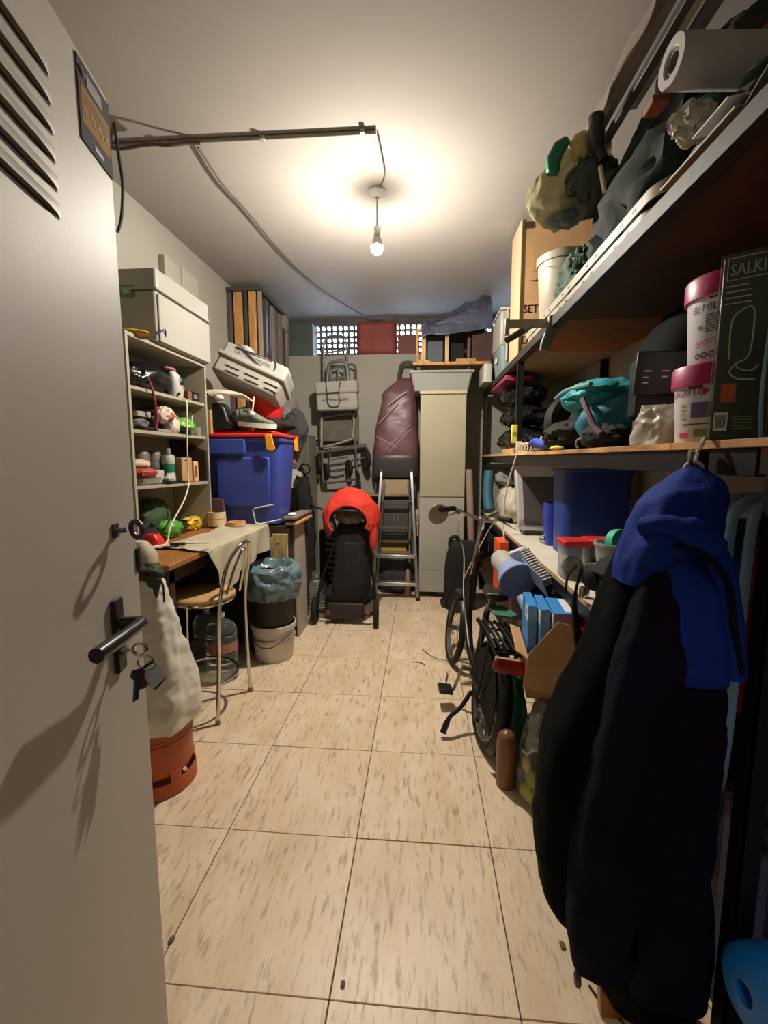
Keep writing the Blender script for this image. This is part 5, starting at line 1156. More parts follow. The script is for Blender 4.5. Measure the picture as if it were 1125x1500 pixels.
P(MB().tube([(.665, 2.80, z + .05), (.67, 2.72, z + .06), (.68, 2.66, z + .045), (.70, 2.57, z + .03)], [.02] * 9 + [.026] * 8 + [.012] * 20, 10, k=6), 'strap', mat('cobalt_strap', (46, 74, 170), .6), sw)
P(MB().torus((.70, 2.66, z + .05), .035, .006, axis=(.8, -.5, .3), n=20), 'heel_loop', mat('pale_grey_strap', (178, 176, 170), .6), sw)
O(MB().blob((.68, 2.34, z + .012), (.03, .05, .012), 7, .2, 3, flat=-.8), 'packet', YELG, 'small yellow green packet at the plank shelf edge', 'packet')
O(MB().torus((.655, 1.93, z + .022), .02, .004, axis=(.8, .6, 0), a0=60, a1=300, n=16), 'ring_clip', WHITE, 'small white ring clip hanging at the plank edge', 'clip')
yt = T('yellow_tag', 'yellow tag with a dark mark hanging on the rack post', 'tag', (.645, 3.2, 1.6))
P(MB().box(.61, .652, 3.145, 3.16, 1.535, 1.66), 'card', mat('lemon_card', (222, 214, 96), .6), yt, bev=.006)
P(MB().torus((.631, 3.1435, 1.60), .011, .002, axis=(0, 1, 0), n=14), 'mark', mat('olive_print', (150, 140, 60), .7), yt)
kt = T('white_clothes_pegs', 'row of white loops and pegs at the far plank edge', 'pegs', (.68, 3.05, z))
for k in range(4):
    P(MB().torus((.665 + .004 * k, 3.10 - .07 * k, z + .03), .028, .005, axis=(.3, 1, .1 * k), n=18), 'loop', mat('ivory_loop', (214, 206, 192), .5), kt)
P(MB().box(.645, .68, 3.12, 3.165, z, z + .075), 'block', mat('ivory_loop', (214, 206, 192)), kt, bev=.004)
O(MB().tube([(.645, 3.12, 1.45), (.635, 3.14, 1.40), (.62, 3.2, 1.30), (.60, 3.25, 1.15), (.59, 3.25, .98), (.60, 3.22, .85), (.61, 3.25, .72), (.60, 3.2, .62)], .006, 6, k=6), 'cable', CABLEW, 'white cable hanging from the plank shelf beside the screen', 'cable')
O(MB().box(.655, .75, 3.35, 3.75, z, z + .035), 'wood_block', PINE, 'pale wooden block lying at the far end of the plank shelf', 'block', bev=.004)
for k, (c, rr_) in enumerate((((.86, 3.97, z + .105), (.17, .42, .11)), ((.86, 3.93, z + .305), (.16, .40, .085)), ((.85, 3.97, z + .47), (.16, .42, .075)))):
    O(MB().blob(c, rr_, 110 + k, .22, 3, n=60, flat=-.9).crumple(.024, 9, k), 'rubbish_bag', BAGB, ['shiny black bag lowest in the pile at the far rack end', 'shiny black bag in the middle of the pile at the far rack end', 'shiny black bag topmost in the pile at the far rack end'][k], 'bag')
O(MB().box(.64, .85, 3.6, 4.3, 2.03, 2.065).rot(2, 'Y', (.75, 0, 2.05)), 'red_folder', mat('dark_rose_plastic', (136, 44, 66), .4), 'dark rose flat folder lying on the black bags', 'folder', bev=.004)
O(MB().tube([(.655, 4.4, 1.30), (.63, 4.3, 1.1), (.64, 4.2, .95)], .05, 10, k=4), 'blue_umbrella', mat('petrol_fabric', (44, 92, 110), .6, bump=.3, bscale=24), 'petrol blue folded umbrella sloping off the lower shelf', 'umbrella')
O(MB().blob((.79, 4.0, 1.04), (.10, .22, .16), 121, .25, 2.4, n=44, flat=-.98).crumple(.014, 8, 29), 'bag', mat('cream_grey_film', (196, 188, 170), .5, bump=.3, bscale=16), 'cream cloth bundle at the far end of the lower shelf', 'bag')
O(MB().blob((.80, 4.05, 1.26), (.12, .2, .07), 123, .3, 2.6, n=44, flat=-.95).crumple(.02, 10, 30), 'clear_bag', mat('grey_clear_film', (128, 128, 126), .2, bump=.5, bscale=16), 'grey clear plastic bag on the cream bundle', 'bag')
O(MB().blob((.84, 4.5, .61), (.15, .23, .18), 125, .2, 2, n=40, flat=-.98).crumple(.016, 8, 31), 'dark_green_bag', DKGREEN, 'dark green bag at the far end below the lower shelf', 'bag')

# ---- lower shelf contents
z = .881
tv = T('monitor', 'white framed screen standing on the lower white shelf', 'monitor', (.9, 3.2, z))
P(MB().prism([(0, .02), (.03, 0), (.42, 0), (.45, .02), (.47, .48), (.44, .50), (-.01, .50), (-.04, .48)], (.715, 3.30, z + .02), (1, -.12, 0), (0, 0, 1), (0.02, .16, 0)), 'case', SILV, tv, bev=.012)
P(MB().prism([(.04, .045), (.42, .045), (.42, .40), (.01, .40)], (.715, 3.297, z + .02), (1, -.12, 0), (0, 0, 1), (0, .004, 0)), 'screen', SCREEN, tv)
P(MB().box(.75, 1.13, 3.26, 3.44, z, z + .02), 'foot', BLK, tv, bev=.004)
O(MB().tube([(.80, 3.03, z + .01), (.78, 2.96, z + .04), (.83, 2.92, z + .065), (.88, 2.98, z + .03), (.84, 3.05, z + .01), (.79, 3.01, z + .02), (.80, 2.94, z + .012), (.86, 2.95, z + .02), (.83, 3.0, z + .05)], .006, 6, k=6), 'cable_coil', WHITE, 'coiled white cable on the shelf in front of the screen', 'cable')
bin2 = T('waste_bin', 'tall deep blue rectangular bin on the lower white shelf', 'bin', (1.0, 2.8, z))
P(MB().tub(.80, 1.17, 2.55, 2.83, z, z + .49, .006, tx=.012, ty=.012, r=.045, n=5), 'body', NAVY, bin2)
P(MB().box(.802, 1.168, 2.545, 2.84, z + .476, z + .49), 'rim', mat('paler_navy_rim', (44, 66, 140), .4), bin2, bev=.004)
O(MB().tub(.795, .93, 2.85, 3.0, z, z + .27, .005, tx=.01, ty=.01, r=.03), 'small_bin', mat('violet_blue_plastic', (44, 56, 156), .4), 'smaller violet blue tub behind the tall blue bin', 'tub')
jr = T('clear_jar', 'clear square jar with red lid and dark screws inside', 'jar', (.70, 2.1, z))
P(MB().tub(.655, .77, 2.05, 2.17, z, z + .15, .003, r=.02), 'body', CLEAR, jr)
P(MB().box(.648, .777, 2.043, 2.177, z + .15, z + .18), 'lid', RED, jr, bev=.008)
P(MB().blob((.71, 2.11, z + .045), (.045, .045, .05), 3, .4, 4), 'screws', mat('dark_metal_bits', (52, 48, 50), .5, .3), jr)
jr2 = dup(jr, (.125, .03, 0), 'clear square jar with red lid further from the aisle')
jr2['group'] = jr['group'] = 'clear jars with red lids'
jr['label'] = 'clear square jar with red lid at the white shelf edge'
# second-row clear tub with teal tape rolls
ctb = T('clear_bucket', 'clear tub holding teal tape rolls above the black strapped bag', 'tub', (.83, 1.95, z))
O(MB().box(.74, .95, 1.85, 2.0, z, z + .095), 'support_box', mat('pale_box', (186, 178, 160), .7), 'pale box under the clear tub of tape rolls', 'box', bev=.004)
P(MB().lathe([(0, 0), (.085, 0), (.098, .09), (.104, .092), (.104, .104), (.094, .104), (.082, .006), (0, .006)], (.835, 1.92, z + .096), 32), 'body', FROST, ctb)
tpz = z + .185
O(MB().lathe([(.018, -.02), (.055, -.02), (.055, .02), (.018, .02), (.018, -.02)], (.82, 1.895, tpz + .02), 28, axis=(.35, -1, .15)), 'tape_roll', TEALP, 'teal tape roll standing in the clear tub', 'tape')
O(MB().lathe([(.018, -.02), (.05, -.02), (.05, .02), (.018, .02), (.018, -.02)], (.88, 1.945, tpz + .012), 28, axis=(.35, -1, .15)), 'tape_roll', mat('darker_teal', (38, 120, 112), .4), 'darker teal tape roll behind the first one in the clear tub', 'tape')
kb2 = T('strapped_bag', 'black bag with dangling strap on the lower shelf', 'bag', (.72, 1.66, z))
P(MB().blob((.77, 1.66, z + .145), (.13, .14, .04), 131, .22, 2.4), 'flap', BLKM, kb2)
P(MB().blob((.66, 1.73, z + .10), (.04, .06, .05), 132, .2, 2.4), 'buckle_end', BLKM, kb2)
P(MB().tube([(.62, 1.74, z + .13), (.60, 1.74, z + .02), (.595, 1.70, z - .1), (.60, 1.66, z - .2)], [.006] * 6 + [.011] * 16, 6, k=6), 'strap', BLK, kb2)
P(MB().tube([(.60, 1.74, z + .14), (.585, 1.79, z + .08), (.585, 1.80, z + .01)], .005, 6, k=4), 'cord', BLK, kb2)
O(MB().tub(.66, .86, 1.52, 1.75, z, z + .105, .004, r=.03, tx=.01, ty=.01), 'blue_tub', BLUEGREY, 'blue grey tub under the black strapped bag', 'tub')
O(MB().lathe([(0, 0), (.02, 0), (.02, .035), (.016, .04), (0, .04)], (.655, 1.80, z), 14), 'battery_cap', CHR, 'small metal cap on the white shelf edge by the blue grey tub', 'cap')

# ---- bottom shelf contents: carton of blue boxes, hair dryer shaped lamp, grille
z = .421
ct = T('open_carton', 'open cardboard carton holding blue boxes on the bottom shelf', 'carton', (.56, 1.95, z))
CMX = Matrix.Translation((.56, 2.02, z)) @ Matrix.Rotation(radians(-6), 4, 'Z')
P(MB().box(-.085, -.08, -.19, .19, 0, .17).box(.11, .115, -.19, .19, 0, .2).box(-.085, .115, .185, .19, 0, .2).box(-.085, .115, -.19, -.185, 0, .12).box(-.085, .115, -.19, .19, 0, .006).xf(CMX), 'walls', CARD, ct)
P(MB().prism([(0, 0), (.36, 0), (.34, .06), (.02, .06)], (-.085, -.19, .165), (0, 1, 0), (-.75, 0, .45), (.004, 0, .004)).xf(CMX), 'flap', CARDL, ct)
P(MB().prism([(-.02, -.06), (.16, -.06), (.17, .20), (.135, .26), (.09, .265), (-.01, .10)], (-.08, -.195, .10), (.92, -.3, 0), (.05, -.12, 1), (0, -.005, 0)).xf(CMX), 'flap', CARD, ct)
for k, (x, y, hh, lb) in enumerate(((-.072, 0.06, .36, 'blue printed box nearest the aisle in the cardboard carton'), (-.03, -.01, .37, 'second blue printed box from the aisle in the cardboard carton'), (.015, -.05, .37, 'blue printed box with a lilac end in the cardboard carton'))):
    t = T('blue_box', lb, 'box', tuple(CMX @ V((x + .018, y, .01))), 'blue boxes in the carton')
    y0, y1 = y - .12, y + .10
    P(MB().box(x, x + (.038 if k < 2 else .085), y0, y1, .008, hh).xf(CMX), 'carton', SKYB, t, bev=.002)
    P(MB().box(x + .002, x + (.036 if k < 2 else .083), y0 - .0012, y0, .10, hh - .004).xf(CMX), 'end', LILAC if k == 2 else mat('pale_blue_print', (120, 168, 214), .5), t)
    P(MB().box(x - .0012, x, y0 + .01, y0 + .10, hh - .075, hh - .012).xf(CMX), 'white_panel', PAPER, t)
    P(MB().box(x - .0022, x - .0012, y0 + .045, y0 + .058, hh - .055, hh - .03).xf(CMX), 'mark', INKG, t)
    P(MB().box(x - .0012, x, y0, y1 - .06, .03, .13).xf(CMX), 'lilac_panel', mat('lilac_print', (176, 170, 206), .6), t)
    if k == 2:
        P(MB().box(x + .05, x + .083, y0 + .02, y1 - .02, hh, hh + .0012).xf(CMX), 'white_panel', PAPER, t)
dr = T('fan_heater', 'pale blue and white conical fan heater lying above the blue boxes', 'heater', (.57, 2.6, .55))
DX = Matrix.Translation((.555, 2.60, .745)) @ Matrix.Rotation(radians(-25), 4, 'Y')
P(MB().lathe([(.0, -.002), (.106, 0), (.11, .004), (.10, .05), (.075, .11), (.062, .15)], (.55, 2.5, .745), 36, axis=(-.22, .93, .28)), 'cone', LBLUE, dr)
P(MB().lathe([(.064, .14), (.066, .16), (.066, .25), (.055, .28), (0, .285)], (.55, 2.5, .745), 28, axis=(-.22, .93, .28)), 'body', WHITE, dr)
P(MB().tube([(.555, 2.42, .68), (.575, 2.33, .62), (.60, 2.28, .56)], .03, 12, k=4), 'neck', LBLUE, dr)
gr = T('grille_panel', 'pale blue panel with a comb of white slats beside the fan heater', 'grille', (.60, 2.4, .7))
GX_ = Matrix.Translation((.575, 2.66, .90)) @ Matrix.Rotation(radians(-22), 4, 'Y')
P(MB().box(-.06, .04, -.02, .02, -.16, .0).xf(GX_), 'end_panel', mat('pale_grey_blue_plastic', (190, 198, 214), .45), gr, bev=.008)
for k in range(13):
    P(MB().box(.0, .055, -.05 - .032 * k, -.036 - .032 * k, -.15, -.004 - .006 * k).xf(GX_), 'slat', WHITE, gr, bev=.002)
P(MB().box(-.004, .0, -.46, -.02, -.17, -.05).xf(GX_), 'side_panel', LBLUE, gr, bev=.003)
P(MB().box(.005, .05, -.46, -.02, -.148, -.10).xf(GX_), 'core', DARKS, gr)
gs = T('support_crate', 'dark violet crate under the fan heater on the bottom shelf', 'crate', (.7, 2.55, z))
P(MB().tub(.57, .95, 2.28, 2.85, z, .62, .01, r=.02), 'body', mat('dark_mauve_crate', (74, 60, 66), .7), gs)
O(MB().box(.58, .66, 2.82, 2.90, z + .0, z + .36), 'grey_pack', DARKS, 'dark upright pack behind the fan heater', 'box', bev=.004)
O(MB().box(.56, .63, 3.2, 3.42, z, z + .42), 'orange_box', ORANGE, 'orange box standing on the bottom shelf below the screen', 'box', bev=.006)
O(MB().box(.66, .76, 3.0, 3.15, z, z + .40), 'red_box', RED, 'red box behind the orange box on the bottom shelf', 'box', bev=.006)
og = T('orange_packet', 'orange and white packets behind the blue boxes', 'packet', (.72, 1.85, z))
P(MB().box(.695, .85, 1.75, 1.95, z, z + .36), 'carton', mat('burnt_orange_print', (190, 78, 42), .6, var=.25, vscale=12), og, bev=.004)
P(MB().blob((.70, 1.93, z + .37), (.035, .05, .035), 6, .3, 3), 'pouch', mat('peach_orange', (236, 140, 96), .5), og)
O(MB().blob((.67, 2.25, .78), (.035, .09, .022), 8, .2, 3), 'black_tool', BLK, 'black tool lying between the blue boxes and the white shelf', 'tool')
O(MB().blob((.98, 1.58, .625), (.19, .20, .2), 9, .2, 2, n=40, flat=-.98).crumple(.016, 8, 32), 'dark_bag', BLKM, 'large black bag on the bottom shelf behind the coat', 'bag')

# floor bags below the rack front
gbg = T('green_bag', 'dark green plastic bag on the floor by the rear wheel', 'bag', (.42, 2.0, 0))
P(MB().loft([(.0, .385, .485, 2.0, .12), (.12, .375, .49, 2.0, .13), (.25, .39, .49, 2.0, .11), (.36, .41, .48, 2.02, .09), (.44, .42, .47, 2.03, .07)], 30, 26, fold=.07, kf=5, seed=9).crumple(.012, 10, 33), 'film', BOTTLEG, gbg)
clb = T('clear_bag', 'clear plastic bag with yellow and green contents on the floor', 'bag', (.5, 1.8, 0))
P(MB().loft([(.0, .43, .53, 1.80, .09), (.10, .42, .545, 1.80, .10), (.22, .44, .55, 1.80, .09), (.33, .47, .55, 1.81, .07), (.385, .49, .54, 1.82, .05)], 30, 26, fold=.08, kf=5, seed=11).crumple(.011, 11, 34), 'film', mat('clear_bag_film', (222, 226, 216), .15, trans=.9, ior=1.08, bump=.4, bscale=14), clb)
for k, (c, rr_, mm) in enumerate((((.475, 1.775, .04), (.035, .05, .035), YELG), ((.49, 1.78, .10), (.035, .045, .035), mat('lime', (180, 190, 60), .6)), ((.505, 1.80, .155), (.03, .05, .03), DKGREEN), ((.465, 1.80, .145), (.02, .03, .03), YEL))):
    O(MB().blob(c, rr_, 140 + k, .2, 2.4), 'packet', mm, ['yellow green packet at the bottom of the clear bag', 'lime packet second from the bottom in the clear bag', 'dark green packet at the top in the clear bag', 'small yellow packet at the left in the clear bag'][k], 'packet')
tbk = O(MB().lathe([(0, 0), (.04, 0), (.043, .01), (.043, .20), (.036, .235), (.02, .25), (0, .255)], (.385, 1.86, 0), 20), 'brown_bottle', mat('amber_brown_plastic', (120, 82, 54), .35), 'amber brown bottle on the floor between the rear wheel and the green bag', 'bottle')
O(MB().prism([(0, 0), (.10, .0), (.17, .07), (.13, .10), (.05, .09)], (.345, 2.34, .655), (.95, -.2, .0), (-.1, -.95, -.25), (0, 0, .008)), 'green_card', GREENC, 'green plastic sheet lying over the bicycle rack', 'sheet', bev=.002)
# ================================================================ BICYCLE
bi = T('bicycle', 'black small-wheeled bicycle leaning against the steel rack', 'bicycle', (.28, 2.6, 0))
# local frame: x forward (into the room), y left, z up ; rear wheel contact at origin
bx = V((.215 - .31, 3.08 - 2.16, 0)).normalized()
BMX = Matrix.Translation((.31, 2.16, 0)) @ Matrix(((bx.x, -bx.y, 0, 0), (bx.y, bx.x, 0, 0), (0, 0, 1, 0), (0, 0, 0, 1))) @ Matrix.Rotation(radians(9), 4, 'X')
WR = .245; WB = .92
BP = mat('black_bike_enamel', (24, 23, 23), .38)
def bwheel(x):
    t = P(MB().torus((x, 0, WR), WR - .02, .022, axis=(0, 1, 0), n=44, m=10).xf(BMX), 'wheel', TYRE, bi)
    P(MB().lathe([(WR - .045, -.012), (WR - .03, -.014), (WR - .03, .014), (WR - .045, .012), (WR - .045, -.012)], (x, 0, WR), 44, axis=(0, 1, 0)).xf(BMX), 'rim', STEEL, t)
    q = MB()
    for k in range(20):
        a = 2 * pi * k / 20; s_ = .02 if k % 2 else -.02
        q.cyl((x + .02 * cos(a + .6), s_, WR + .02 * sin(a + .6)), (x + (WR - .04) * cos(a), 0, WR + (WR - .04) * sin(a)), .0013, n=5)
    P(q.xf(BMX), 'spokes', CHR, t, kind='stuff')
    P(MB().cyl((x, -.045, WR), (x, .045, WR), .018, n=14).cyl((x, -.055, WR), (x, .055, WR), .007, n=10).xf(BMX), 'hub', STEEL, t)
    R = WR + .018
    def guard(u, v):
        a = radians((-40 if x == 0 else 20) + u * (205 if x == 0 else 150)); a = pi - a if x == 0 else a
        w = (v - .5) * 2
        return V((x + (R + .012 - .016 * w * w) * cos(a), .034 * w, WR + (R + .012 - .016 * w * w) * sin(a)))
    P(MB().sheet(guard, 40, 8, (0, 0, .0015)).xf(BMX), 'mudguard', BP, bi)
bwheel(0); bwheel(WB)
fr_ = MB()
fr_.tube([(.30, 0, .24), (.29, 0, .45), (.275, 0, .60)], .018, 12).tube([(.30, 0, .25), (.50, 0, .30), (.70, 0, .50), (.78, 0, .64)], .024, 12, k=5)
for s_ in (-.045, .045):
    fr_.tube([(.30, s_ * .6, .24), (0, s_, WR)], .010, 8).tube([(.285, s_ * .4, .52), (0, s_, WR)], .009, 8)
    fr_.tube([(.80, s_ * .6, .52), (.84, s_ * 1.0, .46), (WB, s_ * 1.0, WR)], .012, 8, k=4)
fr_.tube([(.80, 0, .50), (.76, 0, .68)], .022, 12)
P(fr_.xf(BMX), 'frame', BP, bi)
P(MB().tube([(.275, 0, .58), (.264, 0, .70)], .0145, 10).xf(BMX), 'seatpost', CHR, bi)
P(MB().tube([(.765, 0, .66), (.735, 0, 1.06)], .014, 10).xf(BMX), 'handlebar_stem', CHR, bi)
P(MB().grid(lambda u, v: V((.12 + .25 * u, (.06 * (1 - u) ** .7 + .014) * cos(2 * pi * v) * (min(1, u * 8) ** .5), .71 + .022 * sin(2 * pi * v) + .01 * (1 - u)))
    , 18, 16).xf(BMX), 'saddle', BLK, bi)
P(MB().tube([(.66, .24, 1.085), (.70, .20, 1.10), (.73, .10, 1.07), (.735, 0, 1.05), (.73, -.07, 1.055), (.70, -.10, 1.08), (.66, -.13, 1.085)], .011, 10, k=6).xf(BMX), 'handlebar', CHR, bi)
P(MB().tube([(.735, .0, .99), (.735, 0, 1.075)], .019, 12).xf(BMX), 'clamp', CHR, bi)
for a, b in (((.70, .20, 1.10), (.62, .30, 1.085)), ((.69, -.10, 1.08), (.60, -.14, 1.085))):
    P(MB().cyl(a, b, .017, n=14).xf(BMX), 'grip', BLK, bi)
for s_, y0 in ((1, .17), (-1, -.09)):
    P(MB().tube([(.70, y0, 1.08), (.71, y0 + .06 * s_, 1.05), (.66, y0 + .12 * s_, 1.03)], .006, 8, k=4).cyl((.70, y0 - .01, 1.085), (.70, y0 + .02, 1.085), .02, n=12).xf(BMX), 'brake_lever', STEEL, bi)
P(MB().lathe([(0, -.012), (.05, -.008), (.066, .0), (.066, .006), (0, .006)], (.66, .30, 1.05), 24, axis=(.9, .25, .15)).xf(BMX @ Matrix.Diagonal((1, 1, 1, 1))), 'beige_disc', BEIGE, bi)  # round beige disc beside the left grip
P(MB().tube([(.66, .30, 1.05), (.67, .26, 1.085)], .005, 6).xf(BMX), 'disc_arm', BLK, bi)
q = MB()
for p in (((.72, .12, 1.06), (.80, .14, .98), (.82, .06, .80), (.70, .04, .55), (.42, .03, .34)), ((.72, -.08, 1.06), (.84, -.08, .97), (.86, -.02, .76), (.86, .02, .62))):
    q.tube(list(p), .0035, 6, k=6)
P(q.xf(BMX), 'brake_cables', CABLEW, bi)
# cranks, chainwheel, chain guard
P(MB().cyl((.30, -.06, .24), (.30, .075, .24), .016, n=12).lathe([(.03, 0), (.075, 0), (.075, .005), (.03, .005), (.03, 0)], (.30, -.055, .24), 28, axis=(0, 1, 0)).xf(BMX), 'chainwheel', STEEL, bi)
for s_, dx, dz in ((1, .03, -.155), (-1, -.03, .155)):
    c_ = P(MB().tube([(.30, .075 * s_, .24), (.30 + dx, .09 * s_, .24 + dz)], .009, 8).xf(BMX), 'crank', STEEL, bi)
    P(MB().box(.30 + dx - .045, .30 + dx + .045, (.10 if s_ > 0 else -.18), (.18 if s_ > 0 else -.10), .24 + dz - .012, .24 + dz + .012).xf(BMX), 'pedal', BLK, c_, bev=.004)
q = MB()
for s_ in (0, 1): q.tube([(.30, -.05, .24 + (.07 if s_ else -.07)), (0, -.045, WR + (.03 if s_ else -.03))], .005, 6)
P(q.xf(BMX), 'chain', DARKS, bi)
P(MB().tube([(.12, .05, .20), (.09, .10, .12), (.05, .16, .075), (.03, .185, .0)], [.012] * 14 + [.017] * 6, 8, k=6).xf(BMX), 'kickstand', BLK, bi)
P(MB().box(.27, .30, .15, .158, .15, .20).xf(BMX), 'pedal_reflector', mat('grey_reflector', (120, 112, 104), .4), bi, bev=.003)
for s_ in (-.04, .036):
    gp = [(.235 * cos(radians(a)), .235 * sin(radians(a))) for a in range(-20, 181, 10)] + [(-.10, -.02), (.10, -.05)]
    P(MB().prism(gp, (0, s_, WR), (-1, 0, 0), (0, 0, 1), (0, .004, 0)).xf(BMX), 'dress_guard', mat('matt_bike_black', (20, 19, 19), .8, spec=.2), bi)
P(MB().prism([(-.03, .05), (.05, .07), (.33, .09), (.39, .04), (.38, -.05), (.32, -.09), (.05, -.06)], (0, -.062, .24), (1, 0, 0), (0, 0, 1), (0, .02, 0)).xf(BMX), 'chain_case', mat('matt_bike_black', (20, 19, 19)), bi, bev=.006)
# luggage rack with elastic straps and tail light
rq = MB()
for y in (-.07, -.03, .03, .07): rq.tube([(-.20, y, .555), (.20, y, .565)], .006, 8)
for x in (-.20, -.05, .10, .20): rq.tube([(x, -.075, .56), (x, .075, .56)], .006, 8)
for s_ in (-.075, .075): rq.tube([(-.08, s_, .555), (0, s_ * .75, WR)], .006, 8)
P(rq.xf(BMX), 'luggage_rack', DARKS, bi)
q = MB()
for k in range(6):
    y = -.075 + .03 * k; q.tube([(-.19, y, .57), (-.02, y + .01, .585 + .006 * (k % 3)), (.20, y - .01, .57)], .008, 6, k=4)
P(q.xf(BMX), 'elastic_straps', BLK, bi)
P(MB().loft([(.485, -.075, .075, 0, .014), (.50, -.088, .088, 0, .018), (.53, -.088, .088, 0, .018), (.55, -.08, .08, 0, .014)], 24, 8, pw=.6).xf(BMX @ Matrix.Translation((-.235, 0, 0)) @ Matrix.Rotation(radians(90), 4, 'Z')), 'tail_light', REFL, bi)
P(MB().box(-.245, -.225, -.085, .085, .535, .552).xf(BMX), 'light_cap', mat('pale_light_cap', (170, 158, 140), .4), bi, bev=.004)

# ================================================================ COAT ON THE RACK
ck = T('coat', 'long navy and black hooded coat with royal blue hood hanging on the rack', 'coat', (.58, 1.05, .12))
hk = T('hook', 'metal hook over the plank shelf holding the coat', 'hook', (.6, 1.05, 1.44))
P(MB().tube([(.632, 1.06, 1.476), (.625, 1.06, 1.472), (.612, 1.055, 1.44), (.602, 1.05, 1.415), (.59, 1.045, 1.43), (.592, 1.045, 1.45)], .005, 8, k=4), 'wire', CHR, hk)
P(MB().box(.61, .635, 1.05, 1.075, 1.40, 1.45), 'clamp', BLK, hk, bev=.004)
P(MB().torus((.60, 1.045, 1.405), .018, .004, axis=(.3, 1, 0), n=18), 'ring', mat('pale_loop', (190, 184, 180), .5), hk)
CY = 1.06
prof = [(.04, .50, .70, CY, .07), (.12, .46, .70, CY, .10), (.22, .41, .70, CY, .12), (.30, .345, .70, CY, .14), (.38, .315, .70, CY, .15), (.52, .30, .665, CY, .155), (.75, .315, .625, CY, .15), (.98, .40, .625, CY, .13), (1.12, .44, .625, CY, .115), (1.22, .47, .625, CY, .095), (1.30, .50, .625, CY, .07), (1.345, .53, .61, CY, .045)]
P(MB().loft(prof, 96, 110, fold=.055, kf=6, seed=21, pw=.85).crumple(.007, 5, 35), 'body', COATK, ck)
# sleeve falling down the near side, towards the aisle
sl_ = [(.30, .35, .46, .925, .05), (.45, .335, .475, .915, .06), (.7, .36, .505, .915, .065), (.95, .405, .535, .93, .065), (1.12, .45, .565, .955, .06), (1.24, .485, .58, .985, .05), (1.30, .515, .58, 1.01, .03)]
P(MB().loft(sl_, 60, 80, fold=.06, kf=4, seed=22).crumple(.008, 7, 36), 'sleeve', COATN, ck)
P(MB().loft([(.20, .49, .66, .95, .05), (.40, .48, .65, .93, .05), (.6, .475, .625, .925, .055), (.85, .475, .625, .93, .055), (1.0, .485, .62, .94, .05), (1.05, .50, .61, .95, .045)], 60, 56, fold=.05, kf=4, seed=23).crumple(.008, 7, 37), 'sleeve', COATN, ck)
# royal blue yoke and hood
P(MB().loft([(.985, .50, .622, .935, .062), (1.02, .495, .622, .935, .066), (1.10, .485, .618, .945, .066), (1.20, .485, .612, .965, .06), (1.28, .495, .60, .99, .05)], 60, 56, fold=.03, kf=4, seed=24).crumple(.005, 8, 38), 'yoke', COATB, ck)
P(MB().loft([(1.16, .445, .48, 1.01, .05), (1.22, .45, .545, 1.005, .085), (1.28, .465, .60, 1.0, .10), (1.34, .49, .63, 1.02, .09), (1.38, .54, .635, 1.035, .055), (1.405, .58, .622, 1.045, .022)], 72, 64, fold=.05, kf=4, seed=25).crumple(.009, 8, 39), 'hood', COATB, ck)
P(MB().tube([(.462, .965, 1.29), (.50, .912, 1.30), (.54, .893, 1.275), (.575, .893, 1.235), (.60, .90, 1.16), (.615, .895, 1.06), (.62, .89, 1.0)], [.020] * 8 + [.026] * 8 + [.02] * 40, 12, k=6).crumple(.004, 14, 40), 'hood_edge', COATB, ck)
P(MB().tube([(.458, .945, 1.245), (.51, .892, 1.262), (.55, .872, 1.235), (.582, .872, 1.19), (.602, .876, 1.1), (.62, .872, 1.02)], .006, 6, k=6), 'seam', COATN, ck)
P(MB().tube([(.37, .93, .30), (.368, .925, .26), (.372, .93, .225)], [.004] * 5 + [.008] * 8, 6, k=5), 'hem_cord', BLK, ck)

# folded blue-framed chairs hanging behind the coat
q0 = None
for k, (dx, dy, lb) in enumerate(((0, 0, 'pale blue framed folding chair behind the coat, nearest the aisle'), (.028, -.035, 'second pale blue framed folding chair behind the coat'), (.06, -.06, 'pale blue framed folding chair with red fabric edge nearest the rack post'))):
    x, y = .775 + dx, 1.24 + dy
    t = T('folding_chair', lb, 'chair', (x, y, .5), 'folding chairs behind the coat')
    P(MB().tube([(x - .06, y, .015), (x - .02, y, .62), (x - .01, y, 1.22), (x + .005, y, 1.30), (x + .05, y + .02, 1.325), (x + .16, y + .06, 1.325), (x + .20, y + .08, 1.28), (x + .20, y + .08, .62), (x + .2, y + .08, .015)], .012, 10, k=5), 'frame', mat('pale_blue_frame', (138, 178, 224), .35), t)
    P(MB().cyl((x + .01, y - .014, 1.25), (x + .01, y - .006, 1.25), .009, n=12), 'rivet', BLK, t)
    P(MB().box(x + .015, x + .19, y + .02, y + .04, .75, 1.27), 'fabric', mat('red_chair_fabric', (116, 26, 26), .8) if k == 2 else mat('navy_chair_fabric', (42, 62, 104), .8), t, bev=.005)
O(MB().box(.765, .795, 1.155, 1.185, .82, .92).box(.758, .768, 1.155, 1.18, .905, .93), 'lime_tag', mat('lime_tag', (176, 206, 60), .6), 'lime green tag hanging below the folding chairs', 'tag', bev=.003)
O(MB().tube([(.86, 1.155, .55), (.855, 1.15, .95), (.85, 1.15, 1.06)], .012, 8), 'grey_tube', mat('dull_grey_tube', (96, 94, 96), .5), 'grey tube upright beside the rack post behind the coat', 'tube')

